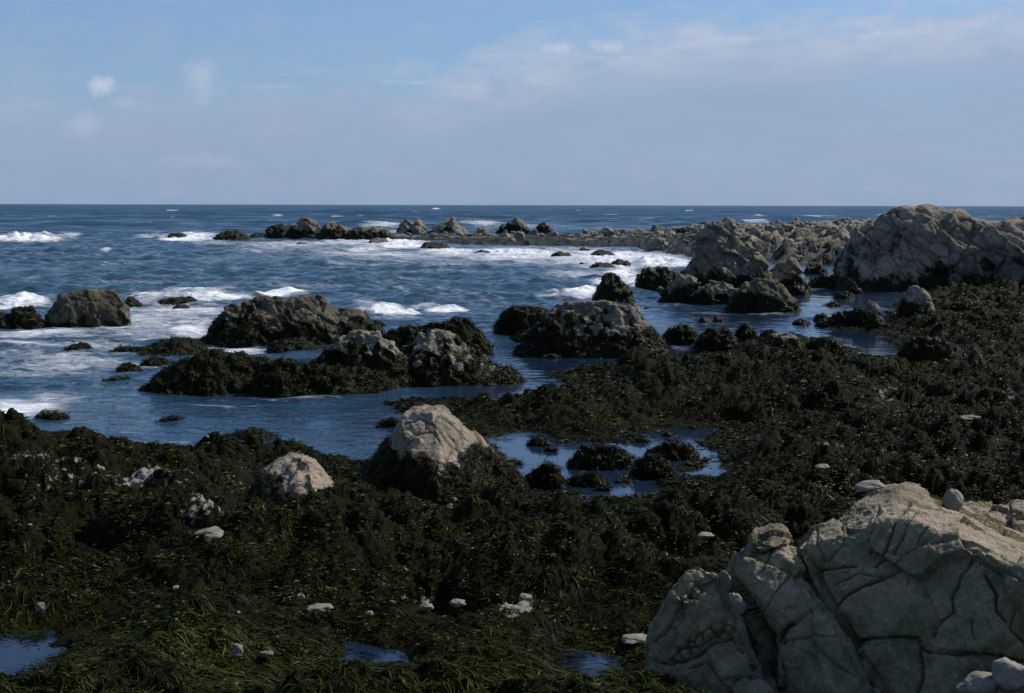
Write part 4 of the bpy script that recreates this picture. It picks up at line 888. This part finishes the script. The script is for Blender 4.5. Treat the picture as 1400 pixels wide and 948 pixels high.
# sheltered water: pools and the channels between the rocks
calm = np.zeros(len(XS), np.float32)
for cx, cy, rx, ry, s in [(820, 630, 220, 66, 1), (930, 590, 90, 30, 1), (1180, 470, 110, 40, .85), (1130, 400, 140, 45, .75), (680, 560, 110, 60, .75), (780, 500, 130, 40, .75), (990, 440, 160, 30, .65), (930, 478, 60, 20, 1), (600, 600, 200, 60, .55), (300, 570, 330, 50, .25), (0, 910, 120, 60, 1), (510, 920, 120, 60, 1), (800, 930, 120, 60, 1), (800, 460, 120, 50, .5)]:
    calm = np.maximum(calm, s * np.exp(-(((PXS - cx) / rx) ** 2 + ((PYS - cy) / ry) ** 2) ** 1.5))
calm = np.minimum(calm * 1.3, 1)
amp = np.interp(DS, [10, 28, 60, 130, 400, 2000], [.12, .40, .78, 1.0, 1.2, 1.5]) * (1 - .97 * calm)
rw = np.random.default_rng(12); Z = np.zeros(len(XS))
env = 0.65 + 0.7 * np.clip(perlin(q3 * .035, 70) + .5, 0, 1.3)
for i in range(84):
    lam = 0.45 * (40.0 ** (rw.random() ** 1.15)); th = rw.normal(0.12, .6); kx, ky = math.sin(th) * 2 * PI / lam, -math.cos(th) * 2 * PI / lam
    A = 0.0108 * lam ** 0.90 * (1.0 if lam < 2.5 else .6 if lam < 5 else .28); ph = rw.uniform(0, 6.28)
    vis = np.clip((lam / cell - 2.5) / 2, 0, 1)
    m = vis > 0
    s_ = np.sin(kx * XS[m] + ky * YS[m] + ph + 1.3 * env[m]); Z[m] += A * vis[m] * (s_ + 0.35 * (s_ * s_ - .5))
Z = Z * amp * env
for i in range(10):                                          # wind sea far out, as steep as the mesh can carry
    f_ = rw.uniform(3.2, 8); lam = np.maximum(cell * f_, 5.0); m = DS > 170; ph = rw.uniform(0, 6.28); th = rw.normal(0, .45)
    # crests are laid out in log-distance so that their length grows with the cells
    kk = 2 * PI / f_; row = np.repeat(np.arange(NRs), NCs)[m]
    Aw = np.minimum(.017 * lam[m], .26) * sstep(170, 330, DS[m])
    Z[m] += Aw * np.sin(kk * row + ph + 5 * perlin(np.stack([XS[m] / (lam[m] * 2.5), np.log(DS[m]) * 9 + i * 7, 0 * row], 1), 110 + i))
# foam on the water, placed where it lies in the bay
foam = np.zeros(len(XS), np.float32)
FO = [(45, 326, 60, 7, 1.0), (95, 322, 22, 4, .7), (210, 324, 45, 5, .55), (270, 323, 40, 6, .85), (300, 333, 90, 4, .5), (400, 335, 110, 6, .62), (480, 332, 60, 6, .75), (540, 334, 52, 9, 1.0), (450, 345, 150, 7, .5), (640, 348, 120, 9, .68), (560, 352, 130, 9, .55),
      (740, 350, 90, 13, .78), (840, 358, 80, 12, .9), (905, 360, 50, 10, 1.0), (850, 378, 32, 14, .95), (875, 388, 28, 10, .9), (790, 376, 70, 8, .6), (800, 400, 34, 9, .95), (760, 405, 40, 5, .55), (700, 402, 60, 4, .42), (560, 385, 120, 4, .33), (640, 372, 90, 4, .4),
      (528, 423, 34, 7, 1.0), (580, 418, 30, 4, .6), (545, 436, 40, 3, .55), (30, 415, 46, 8, .95), (115, 412, 30, 6, .7), (205, 411, 40, 7, .85), (270, 402, 60, 5, .75), (300, 396, 45, 4, .6), (240, 425, 100, 9, .72), (265, 442, 60, 9, .72), (170, 448, 70, 7, .6), (60, 455, 110, 8, .7), (40, 470, 90, 6, .55),
      (260, 452, 40, 12, .75), (330, 470, 60, 8, .65), (170, 465, 90, 4, .5), (120, 490, 140, 9, .48), (60, 510, 120, 10, .46), (330, 480, 50, 7, .6), (480, 470, 40, 6, .4), (25, 556, 70, 17, .95), (70, 544, 80, 9, .6), (200, 438, 150, 36, .56), (80, 492, 150, 30, .52), (300, 425, 60, 20, .5), (230, 410, 60, 12, .7), (120, 470, 120, 6, .55), (210, 500, 110, 5, .5), (330, 555, 150, 4, .4), (250, 600, 150, 4, .36), (620, 345, 60, 6, .9), (700, 347, 80, 9, .95), (770, 352, 200, 15, .72), (840, 352, 110, 9, .95), (520, 348, 160, 7, .6), (400, 340, 150, 5, .5), (640, 362, 140, 7, .5), (350, 342, 60, 5, .55), (10, 580, 34, 10, .62), (130, 530, 120, 5, .3), (420, 545, 120, 5, .34), (280, 548, 90, 4, .3),
      (930, 478, 24, 9, .35), (1080, 375, 60, 5, .3), (1110, 395, 30, 4, .45), (980, 428, 80, 3, .4), (1050, 430, 60, 3, .4), (920, 420, 40, 3, .4), (530, 311, 45, 3, .75), (655, 308, 45, 2.5, .7), (700, 312, 90, 2.5, .5), (540, 318, 60, 4, .6), (1215, 297, 16, 4, 1.0), (1115, 297, 40, 1.6, .65), (145, 343, 10, 2, .8), (60, 340, 90, 3, .3), (500, 420, 30, 6, .6),
      (640, 330, 80, 3, .45), (500, 300, 9, 1, .7), (380, 296, 12, 1, .7), (596, 287, 8, 1, .8), (1040, 300, 40, 1.5, .5), (880, 302, 50, 1.5, .45), (1150, 400, 60, 6, .28), (500, 342, 40, 5, .8)]
for cx, cy, rx, ry, s in FO:
    m = np.where((np.abs(PYS - cy) < ry * 2.4) & (np.abs(PXS - cx) < rx * 2.4))[0]
    if len(m): foam[m] = np.maximum(foam[m], s * np.exp(-(((PXS[m] - cx) / rx) ** 2 + ((PYS[m] - cy) / ry) ** 2) ** 1.2))
# scattered white caps in the open sea
wc = perlin(np.stack([XS * .03, YS * .012, 0 * XS], 1), 75)
capm = sstep(150, 400, DS) * sstep(2600, 900, DS) * sstep(.62, .72, perlin(np.stack([XS * .09, YS * .03, 0 * XS], 1), 76) + .3 * wc)
foam = np.maximum(foam, .62 * capm)
streak = perlin(np.stack([XS * .10, YS * .22, 0 * XS], 1), 77)
foam = np.maximum(foam, np.clip(.25 + .35 * streak, 0, .4) * sstep(45, 70, DS) * sstep(230, 160, DS) * (1 - calm) * .9)
Z += sstep(.5, .95, foam) * .10 * np.clip(fbm(q3 * 1.3, 2, 86) + .4, 0, 2) * sstep(30, 60, DS) * (1 + DS / 120)
# breaking crests
green = np.clip(.25 * sstep(45, 90, DS) * sstep(200, 120, DS), 0, 1).astype(np.float32)
for cx, cy, rx, ry, s in [(180, 440, 200, 55, .5), (60, 540, 120, 40, .35), (720, 350, 240, 30, .5), (560, 385, 220, 32, .38), (400, 335, 200, 14, .4)]:
    green = np.maximum(green, s * np.exp(-(((PXS - cx) / rx) ** 2 + ((PYS - cy) / ry) ** 2))).astype(np.float32)
for (ax, ay), (bx, by), hh, wd in [((-60, 330), (104, 330), 1.25, 3.2), ((495, 428), (572, 424), .26, 1.0), ((570, 421), (640, 419), .10, .9), ((500, 340), (590, 338), .55, 2.6), ((200, 330), (300, 328), .6, 2.5), ((190, 414), (330, 402), .26, 1.8), ((-60, 420), (70, 418), .28, 1.6),
                                   ((760, 404), (815, 400), .3, 1.0), ((840, 384), (880, 392), .5, 1.4), ((330, 404), (420, 398), .14, 1.6), ((860, 362), (960, 362), .6, 2.2), ((1205, 299), (1228, 298), 1.1, 8), ((505, 315), (580, 314), 1.0, 4)]:
    A_ = at(ax, ay)[:2]; B_ = at(bx, by)[:2]; e = B_ - A_; l = np.hypot(*e); e = e / l; nrm = np.array([-e[1], e[0]])
    if nrm[1] < 0: nrm = -nrm
    u = (XS - A_[0]) * e[0] + (YS - A_[1]) * e[1]; v = (XS - A_[0]) * nrm[0] + (YS - A_[1]) * nrm[1]
    m = np.where((u > -.3 * l) & (u < 1.3 * l) & (np.abs(v) < 7 * wd))[0]
    v_ = v[m] - wd * .9 * perlin(np.stack([u[m] / (wd * 4), 0 * u[m], 0 * u[m]], 1), 79)
    tap = sstep(-.05, .25, u[m] / l) * sstep(1.05, .75, u[m] / l)
    shape = np.where(v_ < 0, np.exp(-(v_ / (wd * .75)) ** 2), np.exp(-(v_ / (wd * 2.2)) ** 2))
    nz = .65 + .6 * np.clip(perlin(np.stack([u[m] / (wd * 1.6), v[m] / wd, 0 * u[m]], 1), 80) + .3, 0, 1)
    lumpz = np.clip(.8 + .5 * fbm(q3[m] / (wd * .5), 3, 83), .2, 1.6)
    Z[m] += hh * tap * shape * nz * lumpz; green[m] = np.maximum(green[m], .75 * tap * shape)
    foam[m] = np.maximum(foam[m], tap * np.exp(-((v_ + .25 * wd) / (wd * 1.15)) ** 2) * 1.0)
sea = link('sea', mesh_from('sea', np.stack([XS, YS, Z], 1), grid_quads(NRs, NCs), {'foam': foam, 'calm': calm, 'green': green}, M_SEA))
tag(sea, 'dark blue choppy sea with white surf, reaching to the horizon', 'sea', None, 'structure')
# sea bed under everything, so that the ground reaches the horizon
bed_m, nt, b = new_mat('sea_bed'); b.inputs['Base Color'].default_value = (.03, .03, .02, 1)
L(nt, bump(nt, noise(nt, pos(nt), 2.0), .5, .1), b.inputs['Normal'])
g = 30000.0
bed = link('seabed', mesh_from('seabed', [(-g, -g, -4), (g, -g, -4), (g, g, -4), (-g, g, -4)], [(0, 1, 2, 3)], None, bed_m)); tag(bed, 'dark sea bed under the water', 'sea bed', None, 'structure')

# ------------------------------------------------------------------ sky and sun
SUN_AZ, SUN_EL = math.radians(62), math.radians(45)
w = bpy.data.worlds.new('World'); SC.world = w; w.use_nodes = True; nt = w.node_tree
bg = nt.nodes['Background']
sky = N(nt, 'ShaderNodeTexSky', sky_type='NISHITA'); sky.sun_disc = False; sky.sun_elevation = SUN_EL; sky.sun_rotation = SUN_AZ
sky.air_density = 1.0; sky.dust_density = 0.3; sky.ozone_density = 1.6; sky.altitude = 0
tc = N(nt, 'ShaderNodeTexCoord'); sp = N(nt, 'ShaderNodeSeparateXYZ'); L(nt, tc.outputs['Generated'], sp.inputs[0])
azn = math_(nt, 'ARCTAN2', sp.outputs[0], sp.outputs[1]); eln = math_(nt, 'ARCSINE', sp.outputs[2])
def vec(x_, y_, z_=0.0):
    c = N(nt, 'ShaderNodeCombineXYZ')
    for k_, v_ in enumerate((x_, y_, z_)):
        if isinstance(v_, (int, float)): c.inputs[k_].default_value = v_
        else: L(nt, v_, c.inputs[k_])
    return c.outputs[0]
ae = vec(azn, eln)
nA = noise(nt, scalev(nt, ae, (1, 2.6, 1)), 26, 7, .58, .3); nB = noise(nt, scalev(nt, ae, (1, 5, 1)), 9, 5, .55); nC = noise(nt, ae, 75, 6, .65)
# top of the cloud bank as a function of azimuth (radians)
ramp = N(nt, 'ShaderNodeValToRGB'); ramp.color_ramp.interpolation = 'B_SPLINE'
L(nt, maprange(nt, azn, -.45, .45), ramp.inputs[0]); el_ = ramp.color_ramp.elements
def azp(px_): return (math.atan((px_ - CX) / F) + .45) / .9
tops = [(-300, .070), (80, .070), (320, .081), (450, .081), (600, .083), (630, .094), (700, .103), (780, .112), (880, .116), (960, .124), (1150, .123), (1250, .128), (1400, .130), (1700, .14)]
el_[0].position = 0; el_[0].color = (.5, .5, .5, 1); el_[1].position = 1; el_[1].color = (1, 1, 1, 1)
for px_, t in tops:
    e_ = el_.new(azp(px_)); v_ = t / .14; e_.color = (v_, v_, v_, 1)
el_.remove(el_[0]); el_.remove(el_[-1])
topv = math_(nt, 'MULTIPLY', ramp.outputs[0], .14)
dlt = math_(nt, 'SUBTRACT', topv, eln)                                     # positive below the top of the bank
dl2 = math_(nt, 'ADD', dlt, math_(nt, 'MULTIPLY', math_(nt, 'SUBTRACT', nA, .5), .035))
bank = math_(nt, 'MULTIPLY', maprange(nt, dl2, -.006, .022), maprange(nt, nB, .30, .60, .62, 1.0))
bank = math_(nt, 'MULTIPLY', bank, maprange(nt, eln, -.01, .045, .62, 1.0))
rimc = math_(nt, 'MULTIPLY', maprange(nt, math_(nt, 'ABSOLUTE', math_(nt, 'SUBTRACT', dl2, .015)), 0, .032, 1, 0), maprange(nt, nA, .22, .62))
def puff(px_, py_, rx, ry, s):
    a_ = math.atan((px_ - CX) / F); e_ = (280.5 - py_) / F
    dx = math_(nt, 'DIVIDE', math_(nt, 'SUBTRACT', azn, a_), rx / F); dy = math_(nt, 'DIVIDE', math_(nt, 'SUBTRACT', eln, e_), ry / F)
    r2 = math_(nt, 'SQRT', math_(nt, 'ADD', math_(nt, 'MULTIPLY', dx, dx), math_(nt, 'MULTIPLY', dy, dy)))
    r2 = math_(nt, 'ADD', r2, math_(nt, 'MULTIPLY', math_(nt, 'SUBTRACT', nC, .5), 2.2))
    return math_(nt, 'MULTIPLY', maprange(nt, r2, 1.15, .15), s)
pf = None
for a_ in [(146, 128, 22, 13, .95), (120, 178, 34, 22, .32), (280, 122, 26, 36, .38), (175, 150, 26, 12, .25), (280, 222, 80, 12, .16), (760, 72, 30, 13, .75), (830, 70, 30, 12, .75), (690, 82, 26, 8, .35), (570, 117, 60, 4, .35), (560, 100, 50, 16, .18), (370, 125, 60, 6, .2), (1000, 50, 90, 10, .25), (1100, 55, 90, 12, .25), (430, 104, 40, 5, .12)]:
    v_ = puff(*a_); pf = v_ if pf is None else math_(nt, 'MAXIMUM', pf, v_)
pf = math_(nt, 'MAXIMUM', pf, math_(nt, 'MULTIPLY', math_(nt, 'MULTIPLY', rimc, maprange(nt, azn, -.1, .0, .15, .8)), maprange(nt, nB, .35, .6, .5, 1)))
# high veil for the sky overhead, out of the picture
veil = math_(nt, 'MULTIPLY', maprange(nt, eln, .20, .6), maprange(nt, noise(nt, tc.outputs['Generated'], 3, 6, .6), .5, .8, 0, .25))
tint = mixc(nt, 1.0, sky.outputs[0], (.82, .96, 1.20), 'MULTIPLY')
tint = mixc(nt, maprange(nt, eln, 0.0, .16, .75, .15), tint, (2.3, 3.7, 6.35))
c = mixc(nt, math_(nt, 'MULTIPLY', bank, .78), tint, (3.4, 4.35, 6.25))
c = mixc(nt, math_(nt, 'MULTIPLY', maprange(nt, nA, .45, .7), .22), c, (4.6, 5.3, 7.0))
c = mixc(nt, pf, c, (6.2, 6.9, 8.3))
c = mixc(nt, veil, c, (5, 5.6, 6.8))
L(nt, c, bg.inputs[0]); bg.inputs[1].default_value = 0.088

sun = bpy.data.lights.new('sun', 'SUN'); sun.energy = 4.2; sun.angle = math.radians(.53); sun.color = (1.0, .94, .86)
so = bpy.data.objects.new('sun', sun); COL.objects.link(so)
sdir = Vector((math.sin(SUN_AZ) * math.cos(SUN_EL), math.cos(SUN_AZ) * math.cos(SUN_EL), math.sin(SUN_EL)))
so.rotation_euler = sdir.to_track_quat('Z', 'Y').to_euler(); so.location = (30, 0, 40)

cam = bpy.data.cameras.new('camera'); cam.sensor_width = 36.0; cam.lens = F * 36 / 1400; cam.clip_start = .1; cam.clip_end = 60000
co_ = bpy.data.objects.new('camera', cam); COL.objects.link(co_)
M4 = Matrix([[rt[0], up[0], -fwd[0], CAM[0]], [rt[1], up[1], -fwd[1], CAM[1]], [rt[2], up[2], -fwd[2], CAM[2]], [0, 0, 0, 1]])
co_.matrix_world = M4
SC.camera = co_
SC.view_settings.view_transform = 'Standard'; SC.view_settings.look = 'None'; SC.view_settings.gamma = 1; SC.view_settings.use_curve_mapping = False
SC.view_settings.exposure = 0.0
SC.cycles.use_denoising = True
SC.cycles.max_bounces = 5
